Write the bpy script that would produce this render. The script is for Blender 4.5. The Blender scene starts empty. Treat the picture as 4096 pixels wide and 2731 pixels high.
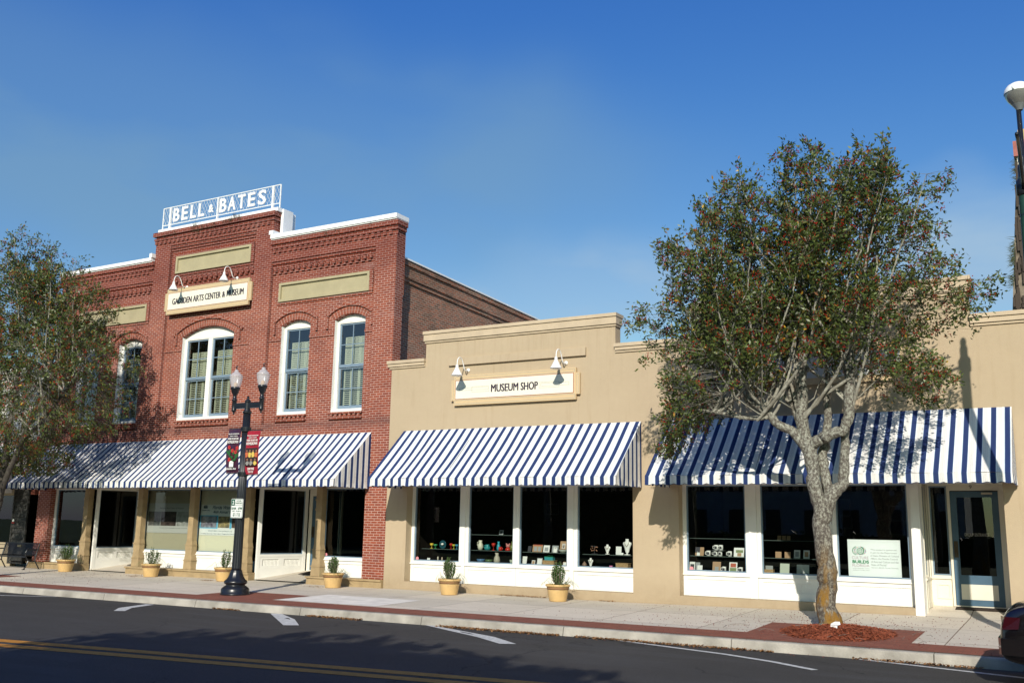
import bpy, math, random
import numpy as np
from mathutils import Vector, Matrix
random.seed(7); np.random.seed(7)
R = math.radians
scene = bpy.context.scene
col = scene.collection

# ------------------------------------------------------------------ camera
cam_d = bpy.data.cameras.new("camera"); cam = bpy.data.objects.new("camera", cam_d); col.objects.link(cam)
cam_d.sensor_width = 36.0; cam_d.lens = 34.23; cam_d.clip_end = 3000; cam_d.clip_start = 0.1
_yaw, _pit, _rol = R(30.12282472), R(10.71239666), R(1.01622917)
_f = Vector((-math.sin(_yaw)*math.cos(_pit), math.cos(_yaw)*math.cos(_pit), math.sin(_pit)))
_r = Vector((math.cos(_yaw), math.sin(_yaw), 0)); _u = _r.cross(_f)
_r2 = math.cos(_rol)*_r + math.sin(_rol)*_u; _u2 = -math.sin(_rol)*_r + math.cos(_rol)*_u
cam.matrix_world = Matrix(((_r2.x, _u2.x, -_f.x, 0), (_r2.y, _u2.y, -_f.y, -21.2), (_r2.z, _u2.z, -_f.z, 1.67), (0, 0, 0, 1)))
scene.camera = cam

# ------------------------------------------------------------------ light
SUN = Vector((0.35, -1.0, 0.56)).normalized()
sd = bpy.data.lights.new("sun", 'SUN'); so = bpy.data.objects.new("sun", sd); col.objects.link(so)
sd.energy = 5.0; sd.angle = R(0.55); sd.color = (1.0, 0.93, 0.82)
so.rotation_euler = SUN.to_track_quat('Z', 'Y').to_euler(); so.location = (10, -40, 30)
w = bpy.data.worlds.new("World"); scene.world = w; w.use_nodes = True
nt = w.node_tree; nt.nodes.clear()
wo = nt.nodes.new('ShaderNodeOutputWorld'); bg = nt.nodes.new('ShaderNodeBackground')
sky = nt.nodes.new('ShaderNodeTexSky'); sky.sky_type = 'NISHITA'; sky.sun_disc = False
sky.sun_elevation = R(27.9); sky.sun_rotation = R(160.7); sky.altitude = 50; sky.air_density = 1.0; sky.dust_density = 0.6; sky.ozone_density = 3.2
bg.inputs['Strength'].default_value = 0.086
# sky colour response and a thin drifting smoke veil (all by direction in the sky)
L = nt.links.new
def wm(op, a, b=None, clamp=False):
    x = nt.nodes.new('ShaderNodeMath'); x.operation = op; x.use_clamp = clamp
    for i_, v in enumerate((a, b)):
        if v is None: continue
        if isinstance(v, (int, float)): x.inputs[i_].default_value = v
        else: L(v, x.inputs[i_])
    return x.outputs[0]
ST = 0.086
sp = nt.nodes.new('ShaderNodeSeparateColor'); L(sky.outputs[0], sp.inputs[0]); cc_ = nt.nodes.new('ShaderNodeCombineColor')
for ch_, (gn, k_, p_) in enumerate(((0.80, 8.2, 1.98), (1.08, 1.66, 1.30), (1.42, 0.88, 0.60))):
    l_ = wm('MULTIPLY', sp.outputs[ch_], gn*ST); v_ = wm('MULTIPLY', wm('POWER', l_, p_), k_); v_ = wm('MINIMUM', v_, wm('MULTIPLY', l_, 1.5)); L(wm('DIVIDE', v_, ST), cc_.inputs[ch_])
tc = nt.nodes.new('ShaderNodeTexCoord')
def veil(prev, centre, scl, colr, amt, nsc, seed, lo=0.42, hi=0.62):
    mp = nt.nodes.new('ShaderNodeMapping'); mp.vector_type = 'POINT'; mp.inputs['Location'].default_value = tuple(-c*s_ for c, s_ in zip(centre, scl)); mp.inputs['Scale'].default_value = scl; L(tc.outputs['Generated'], mp.inputs[0])
    nz0 = nt.nodes.new('ShaderNodeTexNoise'); nz0.inputs['Scale'].default_value = nsc*1.3; nz0.inputs['Detail'].default_value = 2; nt.links.new(tc.outputs['Generated'], nz0.inputs[0])
    ln = nt.nodes.new('ShaderNodeVectorMath'); ln.operation = 'LENGTH'; L(mp.outputs[0], ln.inputs[0])
    d_ = wm('ADD', ln.outputs['Value'], wm('MULTIPLY', wm('SUBTRACT', nz0.outputs['Fac'], 0.5), 1.1))
    mr = nt.nodes.new('ShaderNodeMapRange'); mr.interpolation_type = 'SMOOTHSTEP'; mr.inputs['From Min'].default_value = 1.25; mr.inputs['From Max'].default_value = 0.25; L(d_, mr.inputs['Value'])
    m2_ = nt.nodes.new('ShaderNodeMapping'); m2_.inputs['Scale'].default_value = (1, 1, 2.6); m2_.inputs['Location'].default_value = (seed, seed*.7, 0); L(tc.outputs['Generated'], m2_.inputs[0])
    nz = nt.nodes.new('ShaderNodeTexNoise'); nz.inputs['Scale'].default_value = nsc; nz.inputs['Detail'].default_value = 5; nz.inputs['Roughness'].default_value = 0.5; L(m2_.outputs[0], nz.inputs[0])
    m3 = nt.nodes.new('ShaderNodeMapRange'); m3.inputs['From Min'].default_value = lo; m3.inputs['From Max'].default_value = hi; m3.inputs['To Min'].default_value = 0.45; L(nz.outputs['Fac'], m3.inputs['Value'])
    f_ = wm('MULTIPLY', wm('MULTIPLY', mr.outputs[0], m3.outputs[0]), amt)
    mx = nt.nodes.new('ShaderNodeMixRGB'); L(f_, mx.inputs['Fac']); L(prev, mx.inputs['Color1']); mx.inputs['Color2'].default_value = tuple(c/ST for c in colr)+(1,); return mx.outputs[0]
o_ = veil(cc_.outputs[0], (-0.80, 0.52, 0.345), (1.75, 1.75, 7.5), (0.20, 0.36, 0.51), 0.60, 3.0, 0.3)
o_ = veil(o_, (-0.40, 0.89, 0.235), (4.5, 4.5, 18.0), (0.36, 0.52, 0.70), 0.7, 7.0, 1.3)
o_ = veil(o_, (0.03, 0.97, 0.26), (3.4, 3.4, 13.0), (0.38, 0.54, 0.70), 0.85, 6.0, 2.1)
L(o_, bg.inputs['Color']); bg.inputs['Strength'].default_value = ST; L(bg.outputs[0], wo.inputs['Surface'])
vs = scene.view_settings; vs.view_transform = 'Standard'; vs.look = 'None'; vs.exposure = 0.0; vs.gamma = 1.0
scene.display_settings.display_device = 'sRGB'
scene.cycles.max_bounces = 6; scene.cycles.transparent_max_bounces = 12

# ------------------------------------------------------------------ materials
def srgb(r, g, b):
    f = lambda c: ((c/255+0.055)/1.055)**2.4 if c > 10 else c/255/12.92
    return (f(r), f(g), f(b), 1)
MATS = {}
def mat(name, color, rough=0.7, spec=0.3, metal=0.0, noise=0.0, nscale=6.0, bump=0.0, bscale=40.0, emit=None, color2=None, ndetail=4, sheen=0, world=False, trans=0.0, coat=0.0):
    if name in MATS: return MATS[name]
    m = bpy.data.materials.new(name); m.use_nodes = True; n = m.node_tree; b = n.nodes['Principled BSDF']
    color = tuple(color) + ((1,) if len(color) == 3 else ())
    b.inputs['Base Color'].default_value = color; b.inputs['Roughness'].default_value = rough
    b.inputs['Specular IOR Level'].default_value = spec; b.inputs['Metallic'].default_value = metal
    b.inputs['Coat Weight'].default_value = coat
    if trans: b.inputs['Transmission Weight'].default_value = trans
    t = n.nodes.new('ShaderNodeNewGeometry') if world else n.nodes.new('ShaderNodeTexCoord')
    src = t.outputs['Position'] if world else t.outputs['Object']
    if noise or color2:
        z = n.nodes.new('ShaderNodeTexNoise'); z.inputs['Scale'].default_value = nscale; z.inputs['Detail'].default_value = ndetail
        n.links.new(src, z.inputs['Vector'])
        r = n.nodes.new('ShaderNodeValToRGB'); e = r.color_ramp.elements
        e[0].position = 0.3; e[1].position = 0.7
        if color2: e[0].color = tuple(color2)[:3]+(1,)
        else: e[0].color = tuple(c*(1-noise) for c in color[:3])+(1,)
        e[1].color = color if color2 else tuple(min(1, c*(1+noise*0.6)) for c in color[:3])+(1,)
        n.links.new(z.outputs['Fac'], r.inputs['Fac']); n.links.new(r.outputs['Color'], b.inputs['Base Color'])
    if bump:
        z2 = n.nodes.new('ShaderNodeTexNoise'); z2.inputs['Scale'].default_value = bscale; z2.inputs['Detail'].default_value = 5
        n.links.new(src, z2.inputs['Vector']); bp = n.nodes.new('ShaderNodeBump'); bp.inputs['Strength'].default_value = bump; bp.inputs['Distance'].default_value = 0.02
        n.links.new(z2.outputs['Fac'], bp.inputs['Height']); n.links.new(bp.outputs[0], b.inputs['Normal'])
    if emit: b.inputs['Emission Color'].default_value = emit; b.inputs['Emission Strength'].default_value = 1.0
    MATS[name] = m; return m
def nd(n, t, **k):
    x = n.nodes.new(t)
    for a, v in k.items(): setattr(x, a, v)
    return x
def ramp(n, stops, interp='LINEAR'):
    r = n.nodes.new('ShaderNodeValToRGB'); cr = r.color_ramp; cr.interpolation = interp
    while len(cr.elements) > 1: cr.elements.remove(cr.elements[0])
    cr.elements[0].position = stops[0][0]; cr.elements[0].color = tuple(stops[0][1])[:3]+(1,)
    for p, c in stops[1:]:
        e = cr.elements.new(p); e.color = tuple(c)[:3]+(1,)
    return r
def math_(n, op, a, b=None, clamp=False):
    x = n.nodes.new('ShaderNodeMath'); x.operation = op; x.use_clamp = clamp
    for i, v in enumerate((a, b)):
        if v is None: continue
        if isinstance(v, (int, float)): x.inputs[i].default_value = v
        else: n.links.new(v, x.inputs[i])
    return x.outputs[0]
def mixc(n, f, a, b, mode='MIX'):
    x = n.nodes.new('ShaderNodeMixRGB'); x.blend_type = mode
    for i, v in ((0, f), (1, a), (2, b)):
        if isinstance(v, (int, float)): x.inputs[i].default_value = v
        elif isinstance(v, tuple): x.inputs[i].default_value = v[:3]+(1,)
        else: n.links.new(v, x.inputs[i])
    return x.outputs[0]
def noise_(n, vec, sc, det=4, rough=0.5, dist=0.0):
    z = n.nodes.new('ShaderNodeTexNoise'); z.inputs['Scale'].default_value = sc; z.inputs['Detail'].default_value = det
    z.inputs['Roughness'].default_value = rough; z.inputs['Distortion'].default_value = dist
    n.links.new(vec, z.inputs['Vector']); return z.outputs['Fac']
def stretch(n, vec, s):
    m = n.nodes.new('ShaderNodeMapping'); m.inputs['Scale'].default_value = s; n.links.new(vec, m.inputs['Vector']); return m.outputs[0]

def brick_mat(name, c1, c2, mortar, msize=0.0065, dark=0.5, topstain=True, row=0.0667, width=0.21, old=False):
    m = bpy.data.materials.new(name); m.use_nodes = True; n = m.node_tree; b = n.nodes['Principled BSDF']
    g = nd(n, 'ShaderNodeNewGeometry'); s = nd(n, 'ShaderNodeSeparateXYZ'); n.links.new(g.outputs['Position'], s.inputs[0])
    u = math_(n, 'ADD', s.outputs['X'], s.outputs['Y'])
    cmb = nd(n, 'ShaderNodeCombineXYZ'); n.links.new(u, cmb.inputs[0]); n.links.new(s.outputs['Z'], cmb.inputs[1])
    vec = cmb.outputs[0]
    # slightly wavering courses
    wob = noise_(n, g.outputs['Position'], 1.4, 2)
    wz = math_(n, 'MULTIPLY', math_(n, 'SUBTRACT', wob, 0.5), 0.03 if old else 0.008)
    cm2 = nd(n, 'ShaderNodeCombineXYZ'); n.links.new(u, cm2.inputs[0]); n.links.new(math_(n, 'ADD', s.outputs['Z'], wz), cm2.inputs[1])
    bt = nd(n, 'ShaderNodeTexBrick'); n.links.new(cm2.outputs[0], bt.inputs['Vector'])
    bt.inputs['Scale'].default_value = 1.0; bt.inputs['Brick Width'].default_value = width; bt.inputs['Row Height'].default_value = row
    bt.inputs['Mortar Size'].default_value = msize; bt.inputs['Mortar Smooth'].default_value = 0.15; bt.inputs['Bias'].default_value = 0.0
    bt.inputs['Color1'].default_value = c1[:3]+(1,); bt.inputs['Color2'].default_value = c2[:3]+(1,); bt.inputs['Mortar'].default_value = mortar[:3]+(1,)
    # per-brick tone: noise sampled on stretched coordinate
    fine = noise_(n, stretch(n, vec, (5.0, 15, 1)), 1.0, 2)
    colr = mixc(n, math_(n, 'MULTIPLY', math_(n, 'SUBTRACT', fine, 0.4, True), 2.4 if old else 1.1, True), bt.outputs['Color'], tuple(c*0.35 for c in c1[:3]), 'MIX')
    colr = mixc(n, bt.outputs['Fac'], colr, mixc(n, noise_(n, g.outputs['Position'], 0.9, 5), mortar, tuple(a*0.45+bb*0.35 for a, bb in zip(mortar[:3], c1[:3]))))
    big = noise_(n, stretch(n, g.outputs['Position'], (0.55, 0.55, 0.9)), 1.3, 6, 0.6)
    colr = mixc(n, math_(n, 'MULTIPLY', math_(n, 'SUBTRACT', big, 0.42, True), 2.2 if old else 1.3, True), colr, (0.40, 0.33, 0.36) if not old else (0.42, 0.40, 0.36), 'MULTIPLY')
    if topstain:  # soot-dark upper courses and the dirty band over the awning
        mz = nd(n, 'ShaderNodeMapRange'); mz.inputs['From Min'].default_value = 7.9; mz.inputs['From Max'].default_value = 9.4; n.links.new(s.outputs['Z'], mz.inputs['Value'])
        f = math_(n, 'MULTIPLY', mz.outputs[0], 0.75)
        colr = mixc(n, f, colr, (0.62, 0.48, 0.52), 'MULTIPLY')
        dz = math_(n, 'SUBTRACT', s.outputs['Z'], 4.42); dz = math_(n, 'ABSOLUTE', dz)
        band = math_(n, 'SUBTRACT', 1.0, math_(n, 'DIVIDE', dz, 0.22), True)
        streak = noise_(n, stretch(n, g.outputs['Position'], (3, 3, 9)), 1.0, 5)
        colr = mixc(n, math_(n, 'MULTIPLY', band, math_(n, 'MULTIPLY', streak, 1.1, True)), colr, (0.10, 0.055, 0.05))
        # pale efflorescence patches
        ef = math_(n, 'MULTIPLY', math_(n, 'SUBTRACT', noise_(n, stretch(n, g.outputs['Position'], (0.8, 0.8, 1.6)), 1.2, 6), 0.60, True), 3.0, True)
        colr = mixc(n, math_(n, 'MULTIPLY', ef, 0.6), colr, (0.36, 0.24, 0.22))
    n.links.new(colr, b.inputs['Base Color']); b.inputs['Roughness'].default_value = 0.85; b.inputs['Specular IOR Level'].default_value = 0.2
    bp = nd(n, 'ShaderNodeBump'); bp.invert = True; bp.inputs['Strength'].default_value = 0.7; bp.inputs['Distance'].default_value = 0.012
    n.links.new(bt.outputs['Fac'], bp.inputs['Height']); n.links.new(bp.outputs[0], b.inputs['Normal'])
    MATS[name] = m; return m
brick = brick_mat('red_brick', (0.31, 0.080, 0.042, 1), (0.22, 0.053, 0.033, 1), (0.68, 0.48, 0.41, 1), msize=0.0075)
brick_old = brick_mat('old_brown_brick', (0.48, 0.175, 0.095, 1), (0.23, 0.135, 0.09, 1), (0.48, 0.41, 0.33, 1), msize=0.009, topstain=False, old=True)
brick_plain = mat('bare_red_brick', (0.27, 0.082, 0.052), 0.85, noise=0.4, nscale=9, bump=0.4, bscale=60, world=True)
def stucco_mat(name, c):
    m = bpy.data.materials.new(name); m.use_nodes = True; n = m.node_tree; b = n.nodes['Principled BSDF']
    g = nd(n, 'ShaderNodeNewGeometry'); P = g.outputs['Position']
    big = noise_(n, stretch(n, P, (0.5, 0.5, 0.9)), 1.2, 5, 0.55)
    mid = noise_(n, P, 9, 5, 0.6)
    cc = mixc(n, math_(n, 'MULTIPLY', big, 0.9), c, tuple(x*0.80 for x in c[:3]))
    cc = mixc(n, math_(n, 'MULTIPLY', mid, 0.35), cc, tuple(min(1, x*1.12) for x in c[:3]))
    st = noise_(n, stretch(n, P, (5.5, 5.5, 0.55)), 1.0, 4, 0.6)
    cc = mixc(n, math_(n, 'MULTIPLY', math_(n, 'SUBTRACT', st, 0.56, True), 1.6, True), cc, (0.75, 0.68, 0.6), 'MULTIPLY')
    sz_ = nd(n, 'ShaderNodeSeparateXYZ'); n.links.new(P, sz_.inputs[0]); lowz = nd(n, 'ShaderNodeMapRange'); lowz.inputs['From Min'].default_value = 0.75; lowz.inputs['From Max'].default_value = 0.0; n.links.new(sz_.outputs['Z'], lowz.inputs['Value'])
    cc = mixc(n, math_(n, 'MULTIPLY', lowz.outputs[0], math_(n, 'MULTIPLY', noise_(n, P, 3.5, 6, 0.7), 0.9)), cc, (0.62, 0.58, 0.52), 'MULTIPLY')
    hi = nd(n, 'ShaderNodeMapRange'); hi.inputs['From Min'].default_value = 4.9; hi.inputs['From Max'].default_value = 6.4; n.links.new(sz_.outputs['Z'], hi.inputs['Value'])
    s2_ = noise_(n, stretch(n, P, (9, 9, 0.35)), 1.0, 5, 0.7)
    cc = mixc(n, math_(n, 'MULTIPLY', hi.outputs[0], math_(n, 'MULTIPLY', math_(n, 'SUBTRACT', s2_, 0.5, True), 2.0, True)), cc, (0.72, 0.66, 0.60), 'MULTIPLY')
    n.links.new(cc, b.inputs['Base Color']); b.inputs['Roughness'].default_value = 0.9; b.inputs['Specular IOR Level'].default_value = 0.15
    bp = nd(n, 'ShaderNodeBump'); bp.inputs['Strength'].default_value = 0.35; bp.inputs['Distance'].default_value = 0.01
    n.links.new(noise_(n, P, 55, 4, 0.6), bp.inputs['Height']); n.links.new(bp.outputs[0], b.inputs['Normal'])
    MATS[name] = m; return m
stucco = stucco_mat('tan_stucco', (0.47, 0.375, 0.255, 1))
trim_tan = mat('tan_trim', (0.51, 0.41, 0.285), 0.7, noise=0.10, nscale=3, bump=0.1, world=True)
stone_tan = mat('painted_tan_stone', (0.36, 0.265, 0.145), 0.6, noise=0.16, nscale=5, bump=0.25, bscale=25, world=True)
white = mat('white_paint', (0.80, 0.79, 0.74), 0.45, noise=0.05, nscale=2.5, world=True)
bright = mat('white_coping', (0.86, 0.86, 0.85), 0.4, noise=0.06, nscale=4, world=True)
cream = mat('cream_paint', (0.74, 0.70, 0.59), 0.5, noise=0.05, nscale=2.5, world=True)
blue_sash = mat('blue_grey_sash', (0.18, 0.25, 0.32), 0.45, noise=0.08, world=True)
blue_door = mat('blue_door_paint', (0.07, 0.13, 0.19), 0.4, noise=0.08, world=True)
olive = mat('khaki_panel', (0.39, 0.34, 0.21), 0.55, noise=0.08, nscale=3, world=True)
black_iron = mat('black_cast_iron', (0.012, 0.014, 0.018), 0.32, 0.5, noise=0.2, nscale=12)
white_metal = mat('white_enamel', (0.82, 0.82, 0.8), 0.3, 0.5)
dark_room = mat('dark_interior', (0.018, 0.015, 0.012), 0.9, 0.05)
sage = mat('sage_shutter', (0.58, 0.60, 0.47), 0.6)
pot_m = mat('yellow_glazed_clay', (0.60, 0.40, 0.17), 0.4, 0.4, noise=0.12, nscale=7)
pot_band = mat('brown_pot_band', (0.24, 0.13, 0.06), 0.7, bump=0.6, bscale=60)
letter_dark = mat('dark_plum_lettering', (0.025, 0.015, 0.035), 0.5)
sign_face = mat('ivory_sign_face', (0.78, 0.74, 0.61), 0.5, noise=0.03)
sign_tan = mat('tan_sign_border', (0.60, 0.45, 0.26), 0.5, noise=0.03)
sign_line = mat('grey_sign_line', (0.30, 0.33, 0.31), 0.5)
sign_red = mat('red_sign_line', (0.30, 0.05, 0.03), 0.5)
wood_old = mat('weathered_dark_wood', (0.045, 0.045, 0.04), 0.8, noise=0.5, nscale=10, bump=0.5, world=True)
def glass_mat(name, tint=(0.86, 0.9, 0.88), gl=1.0, mul=1.35):
    m = bpy.data.materials.new(name); m.use_nodes = True; n = m.node_tree; n.nodes.clear()
    o = nd(n, 'ShaderNodeOutputMaterial'); mx = nd(n, 'ShaderNodeMixShader'); t = nd(n, 'ShaderNodeBsdfTransparent'); g = nd(n, 'ShaderNodeBsdfGlossy')
    fr = nd(n, 'ShaderNodeFresnel'); fr.inputs['IOR'].default_value = 1.52
    t.inputs['Color'].default_value = tint+(1,); g.inputs['Roughness'].default_value = 0.0; g.inputs['Color'].default_value = (gl, gl, gl, 1)
    gg = nd(n, 'ShaderNodeNewGeometry'); bp = nd(n, 'ShaderNodeBump'); bp.inputs['Strength'].default_value = 0.05; bp.inputs['Distance'].default_value = 0.01
    n.links.new(noise_(n, gg.outputs['Position'], 1.1, 1), bp.inputs['Height']); n.links.new(bp.outputs[0], g.inputs['Normal'])
    n.links.new(math_(n, 'MULTIPLY', fr.outputs[0], mul, True), mx.inputs[0]); n.links.new(t.outputs[0], mx.inputs[1]); n.links.new(g.outputs[0], mx.inputs[2]); n.links.new(mx.outputs[0], o.inputs[0])
    MATS[name] = m; return m
glass = glass_mat('shop_glass')
glass_up = glass_mat('upper_window_glass', (0.80, 0.84, 0.83), mul=2.6)
def stripe_mat():
    m = bpy.data.materials.new('striped_awning_canvas'); m.use_nodes = True; n = m.node_tree; b = n.nodes['Principled BSDF']
    uv = nd(n, 'ShaderNodeUVMap'); s = nd(n, 'ShaderNodeSeparateXYZ'); n.links.new(uv.outputs[0], s.inputs[0])
    fr = math_(n, 'FRACT', math_(n, 'DIVIDE', s.outputs['X'], 0.2394))
    NV = (0.022, 0.040, 0.125); W = (0.78, 0.765, 0.72); G = (0.20, 0.22, 0.27); LB = (0.36, 0.48, 0.62)
    r = ramp(n, [(0, NV), (0.37, LB), (0.40, W), (0.50, G), (0.515, W), (0.585, G), (0.60, W), (0.655, G), (0.67, W), (0.745, G), (0.76, W), (0.96, LB)], 'CONSTANT')
    n.links.new(fr, r.inputs[0])
    g = nd(n, 'ShaderNodeNewGeometry')
    wv = noise_(n, stretch(n, g.outputs['Position'], (2.5, 1, 1.2)), 1.3, 3)
    cc = mixc(n, math_(n, 'MULTIPLY', math_(n, 'SUBTRACT', noise_(n, g.outputs['Position'], 1.7, 5), 0.5, True), 0.6), r.outputs[0], (0.72, 0.72, 0.7), 'MULTIPLY')
    n.links.new(cc, b.inputs['Base Color']); b.inputs['Roughness'].default_value = 0.8; b.inputs['Specular IOR Level'].default_value = 0.15
    bp = nd(n, 'ShaderNodeBump'); bp.inputs['Strength'].default_value = 0.5; bp.inputs['Distance'].default_value = 0.10
    n.links.new(wv, bp.inputs['Height']); n.links.new(bp.outputs[0], b.inputs['Normal'])
    MATS['stripe'] = m; return m
stripe = stripe_mat()

# ------------------------------------------------------------------ mesh helpers
def wl(o):
    v = Vector((0, 0, 0))
    while o is not None: v += o.location; o = o.parent
    return v
class MB:
    def __init__(s): s.v = []; s.f = []; s.uv = {}; s.mi = []; s.cur = 0
    def face(s, pts, uvs=None):
        i = len(s.v); s.v += [tuple(p) for p in pts]; s.f.append(tuple(range(i, i+len(pts)))); s.mi.append(s.cur)
        if uvs: s.uv[len(s.f)-1] = uvs
    def idx(s, vs, fs):
        i = len(s.v); s.v += [tuple(p) for p in vs]
        for f in fs: s.f.append(tuple(i+k for k in f)); s.mi.append(s.cur)
    def box(s, x0, x1, y0, y1, z0, z1):
        vs = [(x0,y0,z0),(x1,y0,z0),(x1,y1,z0),(x0,y1,z0),(x0,y0,z1),(x1,y0,z1),(x1,y1,z1),(x0,y1,z1)]
        s.idx(vs, [(0,3,2,1),(4,5,6,7),(0,1,5,4),(1,2,6,5),(2,3,7,6),(3,0,4,7)]); return s
    def bar(s, p0, p1, wdt, hgt, up=(0,0,1)):
        p0 = Vector(p0); p1 = Vector(p1); d = (p1-p0).normalized(); up = Vector(up)
        if abs(d.dot(up)) > 0.99: up = Vector((0,1,0))
        a = d.cross(up).normalized()*wdt/2; b = a.cross(d).normalized()*hgt/2
        vs = [p0-a-b, p0+a-b, p0+a+b, p0-a+b, p1-a-b, p1+a-b, p1+a+b, p1-a+b]
        s.idx(vs, [(0,3,2,1),(4,5,6,7),(0,1,5,4),(1,2,6,5),(2,3,7,6),(3,0,4,7)]); return s
    def tube(s, pts, rad, n=8, cap=True):
        pts = [Vector(p) for p in pts]; k = len(pts)
        if not hasattr(rad, '__len__'): rad = [rad]*k
        vs = []; fs = []; pa = None
        for i, p in enumerate(pts):
            d = (pts[min(i+1, k-1)]-pts[max(i-1, 0)]).normalized()
            if pa is None: pa = d.orthogonal().normalized()
            pa = (pa - d*pa.dot(d)); pa = pa.normalized() if pa.length > 1e-6 else d.orthogonal().normalized()
            q = d.cross(pa)
            for j in range(n):
                t = 2*math.pi*j/n; vs.append(p+(pa*math.cos(t)+q*math.sin(t))*rad[i])
        for i in range(k-1):
            for j in range(n):
                a = i*n+j; b = i*n+(j+1) % n; fs.append((a, b, b+n, a+n))
        if cap: fs.append(tuple(range(n-1, -1, -1))); fs.append(tuple((k-1)*n+j for j in range(n)))
        s.idx(vs, fs); return s
    def lathe(s, prof, c=(0,0,0), n=20, flute=0, fl_amp=0.0, fl_rng=None, capends=True):
        vs = []; fs = []; k = len(prof)
        for (r, z) in prof:
            for j in range(n):
                t = 2*math.pi*j/n; rr = r
                if flute and fl_rng and fl_rng[0] <= z <= fl_rng[1]: rr = r*(1-fl_amp*(0.5+0.5*math.cos(flute*t)))
                vs.append((c[0]+rr*math.cos(t), c[1]+rr*math.sin(t), c[2]+z))
        for i in range(k-1):
            for j in range(n):
                a = i*n+j; b = i*n+(j+1) % n; fs.append((a, b, b+n, a+n))
        if capends: fs.append(tuple(range(n-1, -1, -1))); fs.append(tuple((k-1)*n+j for j in range(n)))
        s.idx(vs, fs); return s
    def prism(s, poly, y0, y1):       # poly in (x,z), extruded along y
        n = len(poly)
        vs = [(x, y0, z) for x, z in poly]+[(x, y1, z) for x, z in poly]
        fs = [tuple(range(n)), tuple(range(2*n-1, n-1, -1))]+[(i, i+n, (i+1) % n+n, (i+1) % n) for i in range(n)]
        s.idx(vs, fs); return s
    def build(s, name, m, parent=None, loc=None, smooth=False, link=True):
        me = bpy.data.meshes.new(name)
        off = wl(parent) if parent is not None else Vector((0, 0, 0))
        o = bpy.data.objects.new(name, me)
        if loc is not None: o.location = Vector(loc); off = off + Vector(loc)
        if parent is not None and loc is not None and getattr(s, 'local', False): off = Vector((0,0,0))
        if getattr(s, 'local', False): off = Vector((0, 0, 0))
        vs = np.array([tuple(v) for v in s.v], dtype=float).reshape(-1, 3) - np.array(off)
        me.from_pydata(vs.tolist(), [], s.f)
        for mm_ in (m if isinstance(m, (list, tuple)) else [m]): me.materials.append(mm_)
        if isinstance(m, (list, tuple)): me.polygons.foreach_set('material_index', s.mi)
        if s.uv:
            ul = me.uv_layers.new(name='UVMap')
            for fi, u in s.uv.items():
                p = me.polygons[fi]
                for li, q in zip(p.loop_indices, u): ul.data[li].uv = q
        if smooth: me.polygons.foreach_set('use_smooth', [True]*len(me.polygons))
        me.update()
        if parent is not None: o.parent = parent
        col.objects.link(o); return o
def ML():
    m = MB(); m.local = True; return m
def tag(o, label=None, cat=None, group=None, kind=None):
    if label: o['label'] = label
    if cat: o['category'] = cat
    if group: o['group'] = group
    if kind: o['kind'] = kind
    return o
def empty(name, loc, label, cat, group=None, rz=0):
    o = bpy.data.objects.new(name, None); o.location = loc; o.rotation_euler = (0, 0, rz); o.empty_display_size = 0.2
    col.objects.link(o); return tag(o, label, cat, group)
def copy_tree(src, parent=None):
    c = src.copy(); col.objects.link(c); c.parent = parent
    for ch in list(src.children): copy_tree(ch, c)
    return c
def text_mesh(s_, bold=0.0, ext=0.0, shear=0.0):
    cu = bpy.data.curves.new('lettering', 'FONT'); cu.body = s_; cu.offset = bold; cu.extrude = ext; cu.shear = shear; cu.resolution_u = 3
    ob = bpy.data.objects.new('lettering', cu); col.objects.link(ob)
    dg = bpy.context.evaluated_depsgraph_get(); me = bpy.data.meshes.new_from_object(ob.evaluated_get(dg))
    vs = np.array([tuple(v.co) for v in me.vertices]); fs = [tuple(p.vertices) for p in me.polygons]
    bpy.data.objects.remove(ob); return vs, fs
def text(name, s_, x0, x1, y, z0, z1, m, parent, bold=0.0, ext=0.004, shear=0.0, mb=None, slant=0.0, dup=0.0):
    vs, fs = text_mesh(s_, bold, 0.02, shear)
    a = vs.min(0); b = vs.max(0)
    X = x0+(vs[:, 0]-a[0])/(b[0]-a[0])*(x1-x0); Z = z0+(vs[:, 1]-a[1])/(b[1]-a[1])*(z1-z0); Y = y-(vs[:, 2]-a[2])/max(1e-6, b[2]-a[2])*ext
    Z = Z + slant*(X-x0)
    if mb is not None: mb.idx(list(zip(X, Y, Z)), fs); return
    q = MB(); q.idx(list(zip(X, Y, Z)), fs)
    if dup:
        q.idx(list(zip(X+dup, Y-.0007, Z)), fs); q.idx(list(zip(X-dup, Y-.0014, Z)), fs)
    return q.build(name, m, parent)
def frame_box(mb, x0, x1, z0, z1, w_, y0, y1, wb=None, wt=None):   # rectangular frame of four bars
    wb = wb or w_; wt = wt or w_
    mb.box(x0, x0+w_, y0, y1, z0, z1); mb.box(x1-w_, x1, y0, y1, z0, z1)
    mb.box(x0+w_, x1-w_, y0, y1, z0, z0+wb); mb.box(x0+w_, x1-w_, y0, y1, z1-wt, z1)

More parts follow.
